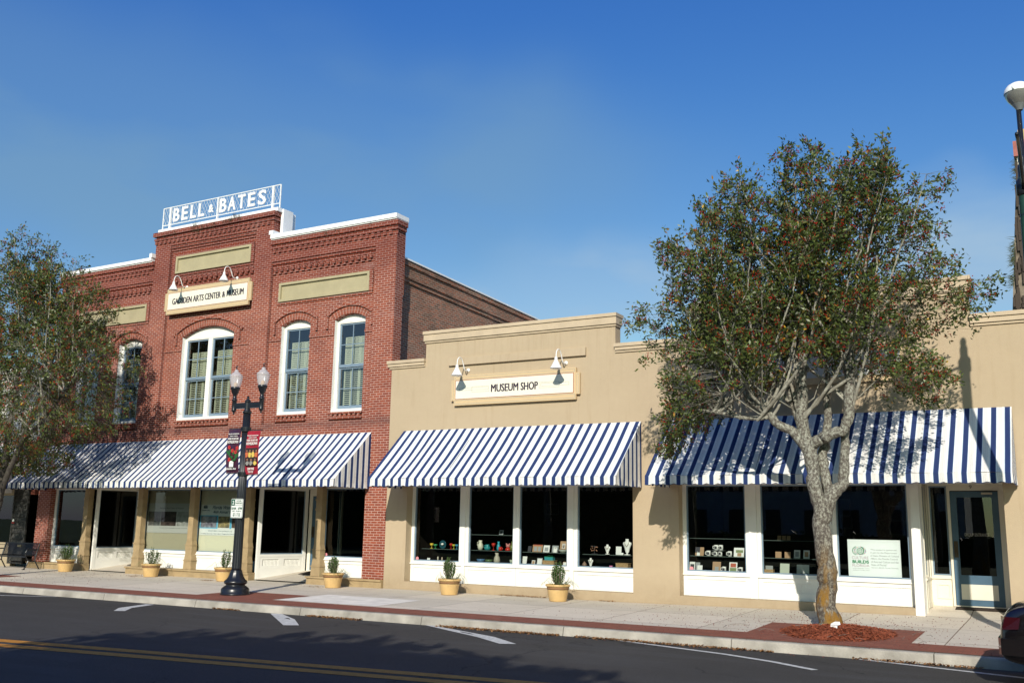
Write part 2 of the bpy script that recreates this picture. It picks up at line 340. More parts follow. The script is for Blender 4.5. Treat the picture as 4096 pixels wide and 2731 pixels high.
def wall_open(mb, x0, x1, z0, z1, ops, y, depth):
    """front wall sheet on plane y with arched / square openings and reveals; ops=(xa,xb,za,zspring,rise)"""
    ops = sorted(ops); F = mb.face; cx = x0
    for (xa, xb, za, zs, rise) in ops:
        if xa > cx: F([(cx,y,z0),(xa,y,z0),(xa,y,z1),(cx,y,z1)])
        if za > z0: F([(xa,y,z0),(xb,y,z0),(xb,y,za),(xa,y,za)]); F([(xa,y,za),(xb,y,za),(xb,y+depth,za),(xa,y+depth,za)])
        n = 14 if rise > 0 else 1; hw = (xb-xa)/2; mx_ = (xa+xb)/2
        Rr = (hw*hw+rise*rise)/(2*rise) if rise > 0 else 0
        zz = lambda x: (zs+rise-Rr+math.sqrt(max(0, Rr*Rr-(x-mx_)**2))) if rise > 0 else zs
        for i in range(n):
            a = xa+(xb-xa)*i/n; b = xa+(xb-xa)*(i+1)/n
            F([(a,y,zz(a)),(b,y,zz(b)),(b,y,z1),(a,y,z1)]); F([(a,y+depth,zz(a)),(b,y+depth,zz(b)),(b,y,zz(b)),(a,y,zz(a))])
        F([(xa,y,za),(xa,y+depth,za),(xa,y+depth,zs),(xa,y,zs)]); F([(xb,y+depth,za),(xb,y,za),(xb,y,zs),(xb,y+depth,zs)])
        cx = xb
    if x1 > cx: F([(cx,y,z0),(x1,y,z0),(x1,y,z1),(cx,y,z1)])
def arc_pts(xa, xb, zs, rise, off, n=16, th=0):
    hw = (xb-xa)/2; mx_ = (xa+xb)/2; Rr = (hw*hw+rise*rise)/(2*rise); cz = zs+rise-Rr; half = math.asin(hw/Rr)
    return [(mx_+(Rr+off)*math.sin(t), cz+(Rr+off)*math.cos(t)) for t in np.linspace(-half*(1+th), half*(1+th), n+1)]
def arc_band(mb, xa, xb, zs, rise, o0, o1, y0, y1, n=16, th=0):
    a = arc_pts(xa, xb, zs, rise, o0, n, th); b = arc_pts(xa, xb, zs, rise, o1, n, th)
    for i in range(n): mb.prism([a[i], a[i+1], b[i+1], b[i]], y0, y1)

# ================================================================== SETTING
def kerb_y(x): return -5.2+0.012*(x+14)
def side_z(x, y):   # pavement surface: falls gently to the kerb, rises a little towards the right-hand door
    return max(-0.09, 0.012*(-y)*-1.25) + max(0.0, min(0.075, (x+9.5)*0.0115))*max(0, 1+y/5.0)
def concrete_mat():
    m = bpy.data.materials.new('pavement_concrete'); m.use_nodes = True; n = m.node_tree; b = n.nodes['Principled BSDF']
    g = nd(n, 'ShaderNodeNewGeometry'); P = g.outputs['Position']; s = nd(n, 'ShaderNodeSeparateXYZ'); n.links.new(P, s.inputs[0])
    bt = nd(n, 'ShaderNodeTexBrick'); bt.offset = 0.0; n.links.new(stretch(n, P, (1, 1, 0)), bt.inputs['Vector'])
    bt.inputs['Scale'].default_value = 1; bt.inputs['Brick Width'].default_value = 2.02; bt.inputs['Row Height'].default_value = 1.86; bt.inputs['Mortar Size'].default_value = 0.011; bt.inputs['Mortar Smooth'].default_value = 0.2
    bt.inputs['Color1'].default_value = (0.70, 0.64, 0.55, 1); bt.inputs['Color2'].default_value = (0.58, 0.54, 0.47, 1); bt.inputs['Mortar'].default_value = (0.24, 0.19, 0.15, 1)
    big = noise_(n, P, 0.9, 6, 0.62); fine = noise_(n, P, 45, 3, 0.7)
    c = mixc(n, math_(n, 'MULTIPLY', big, 0.75), bt.outputs['Color'], (0.80, 0.76, 0.68), 'MULTIPLY')
    c = mixc(n, math_(n, 'MULTIPLY', math_(n, 'SUBTRACT', fine, 0.52, True), 2.2, True), c, (0.16, 0.13, 0.10))
    st = noise_(n, stretch(n, P, (0.6, 1.6, 1)), 1.7, 6, 0.7)
    c = mixc(n, math_(n, 'MULTIPLY', math_(n, 'SUBTRACT', st, 0.55, True), 2.6, True), c, (0.60, 0.55, 0.50), 'MULTIPLY')
    n.links.new(c, b.inputs['Base Color']); b.inputs['Roughness'].default_value = 0.9; b.inputs['Specular IOR Level'].default_value = 0.2
    bp = nd(n, 'ShaderNodeBump'); bp.inputs['Strength'].default_value = 0.4; bp.inputs['Distance'].default_value = 0.01
    n.links.new(mixc(n, 0.3, fine, math_(n, 'SUBTRACT', 1, bt.outputs['Fac'])), bp.inputs['Height']); n.links.new(bp.outputs[0], b.inputs['Normal'])
    return m
conc = concrete_mat()
def asphalt_mat():
    m = bpy.data.materials.new('asphalt'); m.use_nodes = True; n = m.node_tree; b = n.nodes['Principled BSDF']
    g = nd(n, 'ShaderNodeNewGeometry'); P = g.outputs['Position']
    f = noise_(n, P, 70, 3, 0.7); v = noise_(n, P, 0.7, 6, 0.6); st = noise_(n, stretch(n, P, (0.25, 1.5, 1)), 1.5, 5, 0.6)
    c = ramp(n, [(0.3, (0.034, 0.033, 0.031)), (0.6, (0.066, 0.064, 0.060)), (0.74, (0.18, 0.175, 0.165))]); n.links.new(f, c.inputs[0])
    cc = mixc(n, v, c.outputs[0], (0.66, 0.66, 0.66), 'MULTIPLY')
    cc = mixc(n, math_(n, 'MULTIPLY', math_(n, 'SUBTRACT', st, 0.5, True), 1.8, True), cc, (0.075, 0.077, 0.08))
    vo = nd(n, 'ShaderNodeTexVoronoi'); vo.feature = 'DISTANCE_TO_EDGE'; vo.inputs['Scale'].default_value = 0.33; dis = nd(n, 'ShaderNodeVectorMath'); dis.operation = 'ADD'
    nn_ = nd(n, 'ShaderNodeTexNoise'); nn_.inputs['Scale'].default_value = 1.2; nn_.inputs['Detail'].default_value = 6; n.links.new(P, nn_.inputs[0]); n.links.new(P, dis.inputs[0]); n.links.new(nn_.outputs['Color'], dis.inputs[1]); n.links.new(dis.outputs[0], vo.inputs['Vector'])
    crk = math_(n, 'MULTIPLY', math_(n, 'LESS_THAN', vo.outputs['Distance'], 0.004), math_(n, 'GREATER_THAN', noise_(n, P, 0.35, 2), 0.5))
    cc = mixc(n, math_(n, 'MULTIPLY', crk, 0.7), cc, (0.012, 0.012, 0.013))
    oil = math_(n, 'MULTIPLY', math_(n, 'SUBTRACT', noise_(n, stretch(n, P, (1, 1.6, 1)), 2.2, 4, 0.6), 0.66, True), 5, True)
    cc = mixc(n, math_(n, 'MULTIPLY', oil, 0.55), cc, (0.02, 0.02, 0.022))
    n.links.new(cc, b.inputs['Base Color']); b.inputs['Roughness'].default_value = 0.82; b.inputs['Specular IOR Level'].default_value = 0.25
    bp = nd(n, 'ShaderNodeBump'); bp.inputs['Strength'].default_value = 0.5; bp.inputs['Distance'].default_value = 0.01
    n.links.new(f, bp.inputs['Height']); n.links.new(bp.outputs[0], b.inputs['Normal']); return m
asphalt = asphalt_mat()
def paver_mat():
    m = bpy.data.materials.new('red_pavers'); m.use_nodes = True; n = m.node_tree; b = n.nodes['Principled BSDF']
    g = nd(n, 'ShaderNodeNewGeometry'); P = g.outputs['Position']
    bt = nd(n, 'ShaderNodeTexBrick'); n.links.new(stretch(n, P, (1, 1, 0)), bt.inputs['Vector']); bt.inputs['Scale'].default_value = 1
    bt.inputs['Brick Width'].default_value = 0.2; bt.inputs['Row Height'].default_value = 0.1; bt.inputs['Mortar Size'].default_value = 0.004
    bt.inputs['Color1'].default_value = (0.27, 0.085, 0.05, 1); bt.inputs['Color2'].default_value = (0.21, 0.065, 0.04, 1); bt.inputs['Mortar'].default_value = (0.13, 0.06, 0.045, 1)
    c = mixc(n, math_(n, 'MULTIPLY', noise_(n, P, 1.6, 6, 0.6), 0.8), bt.outputs['Color'], (0.72, 0.7, 0.68), 'MULTIPLY')
    c = mixc(n, math_(n, 'MULTIPLY', math_(n, 'SUBTRACT', noise_(n, P, 2.3, 6, 0.7), 0.62, True), 2.5, True), c, (0.34, 0.25, 0.21))
    n.links.new(c, b.inputs['Base Color']); b.inputs['Roughness'].default_value = 0.85; return m
paver = paver_mat()
# ground sheet to the horizon
g_ = MB(); g_.face([(-900,-900,-0.32),(900,-900,-0.32),(900,900,-0.32),(-900,900,-0.32)])
tag(g_.build('ground', mat('lawn', (0.06, 0.085, 0.03), 0.9, noise=0.4, nscale=0.4, world=True)), kind='structure')
# road with a slight crown
road = MB(); xs = np.linspace(-90, 40, 27)
prof = [(0.15, -0.235), (-0.8, -0.215), (-3.0, -0.2), (-6.5, -0.19), (-10, -0.21), (-12.6, -0.24)]
for a, b in zip(xs[:-1], xs[1:]):
    for (p, z), (q, zz) in zip(prof[:-1], prof[1:]):
        road.face([(a, kerb_y(a)+q, zz), (b, kerb_y(b)+q, zz), (b, kerb_y(b)+p, z), (a, kerb_y(a)+p, z)])
tag(road.build('road', asphalt), kind='structure')
def road_z(x, y):
    d = y-kerb_y(x)
    for (p, z), (q, zz) in zip(prof[:-1], prof[1:]):
        if q <= d <= p: return z+(zz-z)*(p-d)/(p-q)
    return -0.22
# pavement slab
sw = MB(); xs = np.concatenate([np.arange(-60, -2.83, 1.5), [-2.83], np.arange(-1.28, 12, 1.5)])
for a, b in zip(xs[:-1], xs[1:]):
    ys = [0.12, -1.2, -2.45, -3.4, -5.0]
    for i in range(4):
        ya, yb = ys[i], ys[i+1]
        y3 = (kerb_y(a)+0.15) if i == 3 else yb; y4 = (kerb_y(b)+0.15) if i == 3 else yb
        sw.face([(a, y3, side_z(a, y3)), (b, y4, side_z(b, y4)), (b, ya, side_z(b, ya)), (a, ya, side_z(a, ya))])
# ramps into the recessed doorways
sw.face([(-2.83,.12,.074),(-1.28,.12,.074),(-1.28,1.3,.24),(-2.83,1.3,.24)])
for (x0, x1) in ((-20.98,-18.5),(-28.25,-25.95)): sw.face([(x0,.12,.03),(x1,.12,.03),(x1,1.95,.26),(x0,1.95,.26)])
tag(sw.build('pavement', conc), kind='structure')
def concn(x, y): return side_z(x, y)
# brick paver strip and pads, 5 mm above the slab
pv = MB()
for a in np.arange(-60, 12, 1.5):
    b = a+1.5; f = lambda x, o: (x, kerb_y(x)+o, side_z(x, kerb_y(x)+o)+0.005)
    pv.face([f(a, .15), f(b, .15), f(b, .98), f(a, .98)])
def padq(x0, x1, yb):
    f = lambda x, y: (x, y, side_z(x, y)+0.005)
    pv.face([f(x0, kerb_y(x0)+.98), f(x1, kerb_y(x1)+.98), f(x1, yb), f(x0, yb)])
padq(-18.35, -16.0, -2.95); padq(-5.15, -2.5, -2.45); padq(-29.5, -27.3, -2.8)
tag(pv.build('brick_paving', paver), kind='structure')
# a newer pale slab in the walk
ns = MB(); f = lambda x, y: (x, y, side_z(x, y)+0.004)
ns.face([f(-15.9,-4.15), f(-13.2,-4.1), f(-13.2,-2.4), f(-15.9,-2.4)])
tag(ns.build('pale_pavement_slab', mat('pale_concrete', (0.72, 0.69, 0.63), 0.9, noise=0.15, nscale=3, bump=0.2, world=True)), kind='structure')
# kerb
kb = MB(); kj = MB()
kx = list(np.arange(-60, 12, 3.05))
for a in kx:
    b = a+3.035; ya, yb = kerb_y(a), kerb_y(b); za, zb = side_z(a, ya), side_z(b, yb)
    vs = []
    for (x, y, z) in ((a, ya, za), (b, yb, zb)):
        vs += [(x, y+.15, z-.3), (x, y+.15, z), (x, y+.03, z+.001), (x, y+.006, z-.008), (x, y-.004, z-.03), (x, y-.035, z-.17), (x, y-.06, z-.3)]
    kb.idx(vs, [(i, i+1, i+8, i+7) for i in range(6)]+[(6,5,4,3,2,1,0), (7,8,9,10,11,12,13)])
kerbm = mat('kerb_concrete', (0.37, 0.345, 0.295), 0.9, noise=0.38, nscale=2.4, bump=0.5, bscale=30, world=True, ndetail=8)
tag(kb.build('kerb', kerbm), kind='structure')
# painted markings
mk = MB()
def strip(pts, wd, mbx, dz=0.005):
    pts = [Vector((p[0], p[1], 0)) for p in pts]
    for p, q in zip(pts[:-1], pts[1:]):
        n_ = (q-p).normalized(); s_ = Vector((-n_.y, n_.x, 0))*wd/2
        c4 = [p-s_, q-s_, q+s_, p+s_]; mbx.face([(c.x, c.y, road_z(c.x, c.y)+dz) for c in c4])
def poly(pts, mbx, dz=0.005): mbx.face([(x, y, road_z(x, y)+dz) for x, y in pts])
poly([(-17.57,-7.2),(-17.38,-7.07),(-17.93,-6.45),(-18.40,-5.45),(-18.62,-5.5),(-18.1,-6.65)], mk)
poly([(-14.95,-5.36),(-14.72,-5.26),(-13.6,-6.1),(-12.72,-6.95),(-12.95,-7.12),(-13.75,-6.42)], mk)
poly([(-11.1,-5.22),(-10.9,-5.2),(-8.92,-6.25),(-8.1,-6.93),(-8.33,-7.08),(-9.15,-6.45)], mk)
strip([(-7.16,-5.16),(-4.93,-6.0),(-4.1,-6.42),(-3.35,-6.95)], 0.12, mk)
strip([(-3.1,-5.15),(-0.85,-5.9),(0.6,-6.5)], 0.12, mk)
strip([(-24.2,-6.75),(-21.9,-5.45)], 0.11, mk)
tag(mk.build('parking_markings', mat('white_road_paint', (0.55, 0.56, 0.54), 0.7, noise=0.35, nscale=14, ndetail=8, world=True)), kind='structure')
yl = MB()
for off in (-0.13, -0.55):
    pts = [(x, -10.58+0.149*(x+8.14)+off) for x in np.linspace(-40, 6, 24)]
    strip(pts, 0.25, yl)
tag(yl.build('centre_line', mat('yellow_road_paint', (0.50, 0.22, 0.03), 0.7, noise=0.25, nscale=14, ndetail=8, world=True)), kind='structure')

# ================================================================== BRICK BUILDING
bb = empty('brick_building', (-23.5, 0, 0), 'two-storey red brick building with arched windows and a stepped white-capped parapet', 'building')
wm = MB()
WN = [(-29.72,-28.60),(-27.64,-26.52),(-24.60,-22.33),(-20.35,-19.23),(-18.295,-17.18)]
SILL = 4.75
# recessed bays (plane y=.11), pilasters and upper/lower wall (plane y=0)
bays = [(-30.12,-26.12,9.44,[WN[0],WN[1]]), (-25.40,-21.55,10.56,[WN[2]]), (-20.83,-16.84,9.44,[WN[3],WN[4]])]
for (x0, x1, zt, ws) in bays:
    wall_open(wm, x0, x1, 4.48, zt, [(a, b, SILL, 7.43, 0.155 if b-a < 2 else 0.29) for a, b in ws], 0.11, 0.24)
    wm.face([(x0,0,4.48),(x1,0,4.48),(x1,.11,4.48),(x0,.11,4.48)]); wm.face([(x0,.11,zt),(x1,.11,zt),(x1,0,zt),(x0,0,zt)])
    wm.face([(x0,0,4.48),(x0,.11,4.48),(x0,.11,zt),(x0,0,zt)]); wm.face([(x1,.11,4.48),(x1,0,4.48),(x1,0,zt),(x1,.11,zt)])
F = wm.face
def rect(mb, x0, x1, z0, z1, y=0): mb.face([(x0,y,z0),(x1,y,z0),(x1,y,z1),(x0,y,z1)])
LX, RX = -30.86, -16.10
for x0, x1 in ((LX,-30.12),(-26.12,-25.40),(-21.55,-20.83),(-16.84,RX)): rect(wm, x0, x1, 4.48, 9.44)
rect(wm, LX, -26.12, 9.44, 10.02); rect(wm, -20.83, RX, 9.44, 10.11)
rect(wm, -26.12, -25.40, 9.44, 10.56); rect(wm, -21.55, -20.83, 9.44, 10.56); rect(wm, -26.12, -20.83, 10.56, 11.0)
# wall above the shopfront opening and the end piers
rect(wm, LX, RX, 2.66, 4.48); rect(wm, LX-0.12, -30.30, 0.2, 2.66); rect(wm, -16.83, RX, 0.2, 2.66)
F([(-16.83,.4,.2),(-16.83,0,.2),(-16.83,0,2.66),(-16.83,.4,2.66)]); F([(-30.30,0,.2),(-30.30,.4,.2),(-30.30,.4,2.66),(-30.30,0,2.66)])
# right return of the front wall, back of parapet, top
F([(RX,0,0),(RX,.36,0),(RX,.36,10.11),(RX,0,10.11)]); F([(LX,.4,0),(LX,0,0),(LX,0,10.02),(LX,.4,10.02)])
F([(RX,.4,8),(LX,.4,8),(LX,.4,10.0),(RX,.4,10.0)]); F([(-20.83,0,10),(-20.83,.4,10),(-20.83,.4,11),(-20.83,0,11)]); F([(-26.12,.4,9.9),(-26.12,0,9.9),(-26.12,0,11),(-26.12,.4,11)])
F([(-20.83,.4,10),(-26.12,.4,10),(-26.12,.4,11),(-20.83,.4,11)])
wm.build('wall', brick, bb)
# corbelled brickwork
cb = MB()
def flush(name, m=None):
    global cb
    cb.build(name, m or brick, bb); cb = MB()
def corbels(x0, x1, zt, zc, full):   # zt: recess top;  zc: top brick band
    cb.box(x0, x1, .035, .11, zt-.09, zt-.005); cb.box(x0, x1, .075, .11, zt-.175, zt-.095)
def checker(x0, x1, z):
    cb.box(x0, x1, .100, .109, z, z+.225)
    k = 0; x = x0+.02
    while x < x1-.1:
        cb.box(x, x+.115, .045, .11, z+.155, z+.225); cb.box(x+.06, x+.17, .03, .11, z+.075, z+.15); cb.box(x, x+.11, .055, .11, z, z+.07); x += .228
def dentils(x0, x1, z, y0=-.05):
    cb.box(x0, x1, -.006, .01, z-.002, z+.117)
    x = x0+.01
    while x < x1-.08: cb.box(x, x+.105, y0, 0, z, z+.115); x += .21
for cc_ in ((-30.12,-26.12,9.44),(-25.4,-21.55,10.56),(-20.83,-16.84,9.44)): corbels(*cc_,0,0); flush('corbel_band')
for cc_ in ((-30.12,-26.12,9.06),(-25.2,-21.6,9.21),(-20.83,-16.84,9.06)): checker(*cc_); flush('checkered_brickwork')
for cc_ in ((LX,-26.15,9.70),(-20.78,RX+.03,9.70),(-26.14,-20.83,10.67)): dentils(*cc_); flush('dentil_course')
for (x0, x1, z, e) in ((LX,-26.12,9.83,1),(-20.83,RX,9.83,1),(-26.12,-20.83,10.80,2)):
    a = .0 if e == 1 else .04
    xa = x0-(.05 if e == 2 or x0 == LX else 0); xb = x1+(.05 if e == 2 or x1 == RX else 0)
    cb.box(xa, xb, -.055, .38, z, z+.07)
    cb.box(xa-.01 if e == 2 else xa, xb, -.045, .38, z+.075, z+.125) if e == 1 else None
    cb.box(xa-.03*(e == 2), xb+.03, -.095, .40, z+.13, z+(.275 if e == 1 else .265)); flush('brick_cornice')
# panel surrounds
def surround(x0, x1, z0, z1, y=.11):
    t = .085; cb.box(x0-t, x1+t, y-.05, y, z1, z1+t*1.2); cb.box(x0-t, x1+t, y-.03, y, z0-t, z0); cb.box(x0-t, x0, y-.04, y, z0, z1); cb.box(x1, x1+t*1.3, y-.06, y, z0, z1)
for pn in ((-20.5,-17.06,8.17,8.75),(-25.14,-21.78,9.585,10.16),(-29.83,-26.38,8.12,8.70)): surround(*pn); flush('panel_surround')
# window hoods, arches, sill courses, band between windows
for a, b in WN:
    rise = .155 if b-a < 2 else .29
    arc_band(cb, a, b, 7.43, rise, .225, .295, .045, .11, 18, .24)
    for xx in (a-.30, b+.23): cb.box(xx, xx+.07, .045, .11, 7.18, 7.56)
    flush('window_hood')
    cb.box(a-.04, b+.04, .03, .11, 4.69, 4.745); cb.box(a-.03, b+.03, .045, .11, 4.545, 4.60)
    x = a
    while x < b-.03:
        cb.prism([(x, 4.605), (x+.10, 4.605), (x+.10, 4.685), (x+.03, 4.685)], .05, .108); x += .165
    flush('brick_sill')
for x0, x1 in ((-30.12,WN[0][0]),(WN[0][1],WN[1][0]),(WN[1][1],-26.12),(-25.4,WN[2][0]),(WN[2][1],-21.55),(-20.83,WN[3][0]),(WN[3][1],WN[4][0]),(WN[4][1],-16.84)):
    if x1-x0 < .15: continue
    cb.box(x0, x1, .08, .11, 6.98, 7.06)
    x = x0+.02
    while x < x1-.1: cb.box(x, x+.1, .08, .11, 7.065, 7.125); x += .2
    flush('brick_string_course')
for a, b in WN:
    ar = MB()
    rise = .155 if b-a < 2 else .29
    hw = (b-a)/2; Rr = (hw*hw+rise*rise)/(2*rise); N_ = int((b-a)/0.085)
    for (o0, o1) in ((.0, .098), (.108, .205)):
        P0 = arc_pts(a, b, 7.43, rise, o0, N_, .1); P1 = arc_pts(a, b, 7.43, rise, o1, N_, .1)
        for i in range(N_):
            t = .08; q = lambda A, B, s_: (A[0]+(B[0]-A[0])*s_, A[1]+(B[1]-A[1])*s_)
            ar.prism([q(P0[i], P0[i+1], t), q(P0[i], P0[i+1], 1-t), q(P1[i], P1[i+1], 1-t), q(P1[i], P1[i+1], t)], .098, .115)
    ar.build('arch_bricks', brick_plain, bb)
# mortar backing under arch bricks
for a, b in WN:
    am = MB(); arc_band(am, a, b, 7.43, .155 if b-a < 2 else .29, .0, .21, .104, .114, 16, .1)
    am.build('arch_mortar', mat('pink_mortar', (0.50, 0.34, 0.29), 0.9, world=True), bb)
# copings
cp = MB()
cp.box(LX-.03, -26.14, -.15, .45, 10.11, 10.22); cp.box(LX-.02, -26.14, -.11, .45, 10.075, 10.105)
cp.box(-26.22, -26.10, -.16, .45, 10.225, 10.36)
cp.box(-20.81, RX+.06, -.15, .45, 10.145, 10.27); cp.box(-20.80, RX+.05, -.12, .45, 10.112, 10.14)
cp.box(-20.87, -20.70, -.16, .45, 10.275, 10.40)
cp.box(-26.06, -20.70, -.02, .42, 11.07, 11.185)
cp.box(-20.76, -20.66, .2, .62, 10.28, 11.18); cp.box(-20.78, -20.72, .42, .8, 10.0, 11.15)
cp.build('coping', bright, bb)
# khaki panels
for (x0, x1, z0, z1) in ((-20.5,-17.06,8.17,8.75),(-25.14,-21.78,9.585,10.16),(-29.83,-26.38,8.12,8.70)):
    p_ = MB(); frame_box(p_, x0, x1, z0, z1, .075, .03, .11); p_.box(x0+.075, x1-.075, .09, .109, z0+.075, z1-.075)
    p_.build('wall_panel', olive, bb)
# side wall and body behind
sdw = MB(); xw = -16.32
nseg = 24
for i in range(nseg):
    ya = .36+i*1.0; yb = ya+1.0; za = 9.12-.032*(ya-.4); zb = 9.12-.032*(yb-.4)
    sdw.face([(xw,ya,0),(xw,yb,0),(xw,yb,zb-.62),(xw,ya,za-.62)])
    for (o, q0, q1) in ((.045,.62,.50),(.085,.50,.42),(.055,.42,.14),(.10,.14,.0)):
        sdw.idx([(xw+o,ya,za-q0),(xw+o,yb,zb-q0),(xw+o,yb,zb-q1),(xw+o,ya,za-q1),(xw-.2,ya,za-q0),(xw-.2,yb,zb-q0),(xw-.2,yb,zb-q1),(xw-.2,ya,za-q1)],[(0,1,2,3),(4,0,3,7),(0,4,5,1),(3,2,6,7)])
sdw.face([(-30.7,24.36,0),(xw,24.36,0),(xw,24.36,8.35),(-30.7,24.36,8.35)]); sdw.face([(-30.7,24.36,0),(-30.7,.36,0),(-30.7,.36,9.1),(-30.7,24.36,8.35)])
sdw.build('side_wall', brick_old, bb)
rf = MB(); rf.face([(-30.7,.4,8.5),(xw,.4,8.5),(xw,24.3,7.9),(-30.7,24.3,7.9)]); rf.build('roof', mat('grey_roof', (0.2,0.2,0.2), 0.9), bb)
scp = MB()
for i in range(12):
    ya = .36+i*2.0; yb = ya+1.985; za = 9.125-.032*(ya-.4); zb = 9.125-.032*(yb-.4)
    vs = []
    for (y_, z_) in ((ya, za), (yb, zb)): vs += [(xw+.13,y_,z_),(xw+.13,y_,z_+.05),(xw-.25,y_,z_+.12),(xw-.25,y_,z_)]
    scp.idx(vs, [(0,1,5,4),(1,2,6,5),(0,3,2,1),(4,5,6,7),(2,3,7,6)])
scp.build('side_coping', bright, bb)
# upper windows
def sash_window(a, b, arched, n=1):
    rise = .155 if n == 1 else .29
    fr = MB(); y0, y1 = .24, .34
    ztop = 7.33
    frame_box(fr, a, b, SILL, 7.40, .085, y0, y1, wb=.10, wt=.07)
    fr.box(a-.0, b, .115, .238, SILL, SILL+.07)
    # tympanum under the arch
    pts = arc_pts(a, b, 7.43, rise, -.004, 14); fr.prism([(a, 7.4)]+[(x, z) for x, z in pts]+[(b, 7.4)], .245, .33)
    fr.box(a+.03, b-.03, .23, .245, 7.36, 7.385)
    if n == 2:
        c = (a+b)/2; fr.box(c-.09, c+.09, y0-.01, y1, SILL+.10, 7.33)
    o = fr.build('window', white, bb)
    lights = [(a+.085, b-.085)] if n == 1 else [(a+.085, (a+b)/2-.09), ((a+b)/2+.09, b-.085)]
    for (l, r) in lights:
        s1 = MB(); t = .05
        frame_box(s1, l, r, 6.05, 7.33, t, .27, .305, wb=.085, wt=.045); c = (l+r)/2
        s1.box(c-.012, c+.012, .275, .30, 6.135, 7.285); s1.box(l+t, c-.012, .277, .298, 6.70, 6.724); s1.box(c+.012, r-t, .277, .298, 6.70, 6.724)
        frame_box(s1, l+.003, r-.003, SILL+.10, 6.045, t, .308, .332, wb=.10, wt=.04)
        s1.box(c-.012, c+.012, .31, .33, SILL+.2, 6.005); s1.box(l+t, c-.012, .312, .328, 5.43, 5.454); s1.box(c+.012, r-t, .312, .328, 5.43, 5.454)
        s1.build('sash', blue_sash, o)
        g = MB(); rect(g, l+t, r-t, 6.13, 7.29, .288); rect(g, l+t, r-t, SILL+.2, 6.01, .32); g.build('pane', glass_up, o)
        # louvred shutters inside
        sh = MB(); sx0 = l+.10; sx1 = r-.02; zt_ = 6.95
        for k in range(3):
            pa = sx0+(sx1-sx0)*k/3; pb = sx0+(sx1-sx0)*(k+1)/3
            frame_box(sh, pa+.005, pb-.005, SILL+.05, zt_, .035, .40, .43)
            z = SILL+.13
            while z < zt_-.06:
                tilt = .012 if z > 6.0 else .034
                sh.face([(pa+.04,.40,z),(pb-.04,.40,z),(pb-.04,.40+.03,z+.05 if z > 6 else z+.026),(pa+.04,.43,z+.05 if z > 6 else z+.026)]); z += .058
        sh.build('shutter', sage, o)
    rm = MB(); rm.box(a-.1, b+.1, 1.6, 1.7, 4.3, 7.9); rm.face([(a-.1,.28,4.6),(b+.1,.28,4.6),(b+.1,1.6,4.6),(a-.1,1.6,4.6)]); rm.face([(a-.1,.28,7.8),(b+.1,.28,7.8),(b+.1,1.6,7.8),(a-.1,1.6,7.8)])
    rm.face([(a-.1,.28,4.6),(a-.1,1.6,4.6),(a-.1,1.6,7.8),(a-.1,.28,7.8)]); rm.face([(b+.1,.28,4.6),(b+.1,1.6,4.6),(b+.1,1.6,7.8),(b+.1,.28,7.8)])
    rm.build('interior', mat('olive_dim_room', (0.10, 0.09, 0.055), 0.9, 0.05), o)
for i, (a, b) in enumerate(WN): sash_window(a, b, True, 2 if i == 2 else 1)
# reveals of the arches painted white on the jambs
for a, b in WN:
    jm = MB(); jm.box(a, a+.004, .112, .239, SILL, 7.42); jm.build('window_jamb', white, bb)

# ---- brick building shopfront
def panelled(mb, x0, x1, z0, z1, y, n=1):
    """apron: rails with recessed beaded panels"""
    mb.box(x0, x1, y+.02, y+.05, z0, z1)
    W_ = (x1-x0)/n
    for k in range(n):
        a = x0+W_*k; b = a+W_; m_ = .10
        frame_box(mb, a+.002, b-.002, z0, z1, m_, y, y+.019, wb=.15, wt=.10)
        x = a+m_+.03
        while x < b-m_-.02: mb.box(x, x+.012, y+.012, y+.0195, z0+.15, z1-.10); x += .045
def shop_window(x0, x1, y, parent, z0=.22, zs=.74, zt=2.66, npan=1, wm_=white, ap=white):
    o = MB(); frame_box(o, x0, x1, zs-.07, zt, .085, y, y+.10, wb=.07, wt=.05)
    o.box(x0-.0, x1+.0, y-.03, y, zs-.085, zs-.055)
    panelled(o, x0, x1, z0, zs-.072, y+.005, npan)
    win = o.build('shop_window', wm_, parent)
    s_ = MB(); frame_box(s_, x0+.085, x1-.085, zs, zt-.05, .028, y+.03, y+.075); s_.build('blue_glazing_bead', blue_sash, win)
    g = MB(); rect(g, x0+.11, x1-.11, zs+.02, zt-.07, y+.06); g.build('pane', glass, win)
    return win
shop_window(-30.28, -28.50, .17, bb)
shop_window(-25.85, -23.68, .17, bb)
shop_window(-23.50, -21.33, .17, bb)
shop_window(-18.45, -16.84, .17, bb)
tg = MB(); tg.box(-30.30, -28.1, .12, .3, 2.62, 2.8); tg.box(-25.9, -20.9, .12, .3, 2.62, 2.8); tg.box(-18.6, -16.83, .12, .3, 2.62, 2.8)
tg.box(-28.1, -25.9, .14, 2.0, 2.66, 2.8); tg.box(-20.9, -18.6, .14, 2.0, 2.66, 2.8); tg.build('soffit', cream, bb)
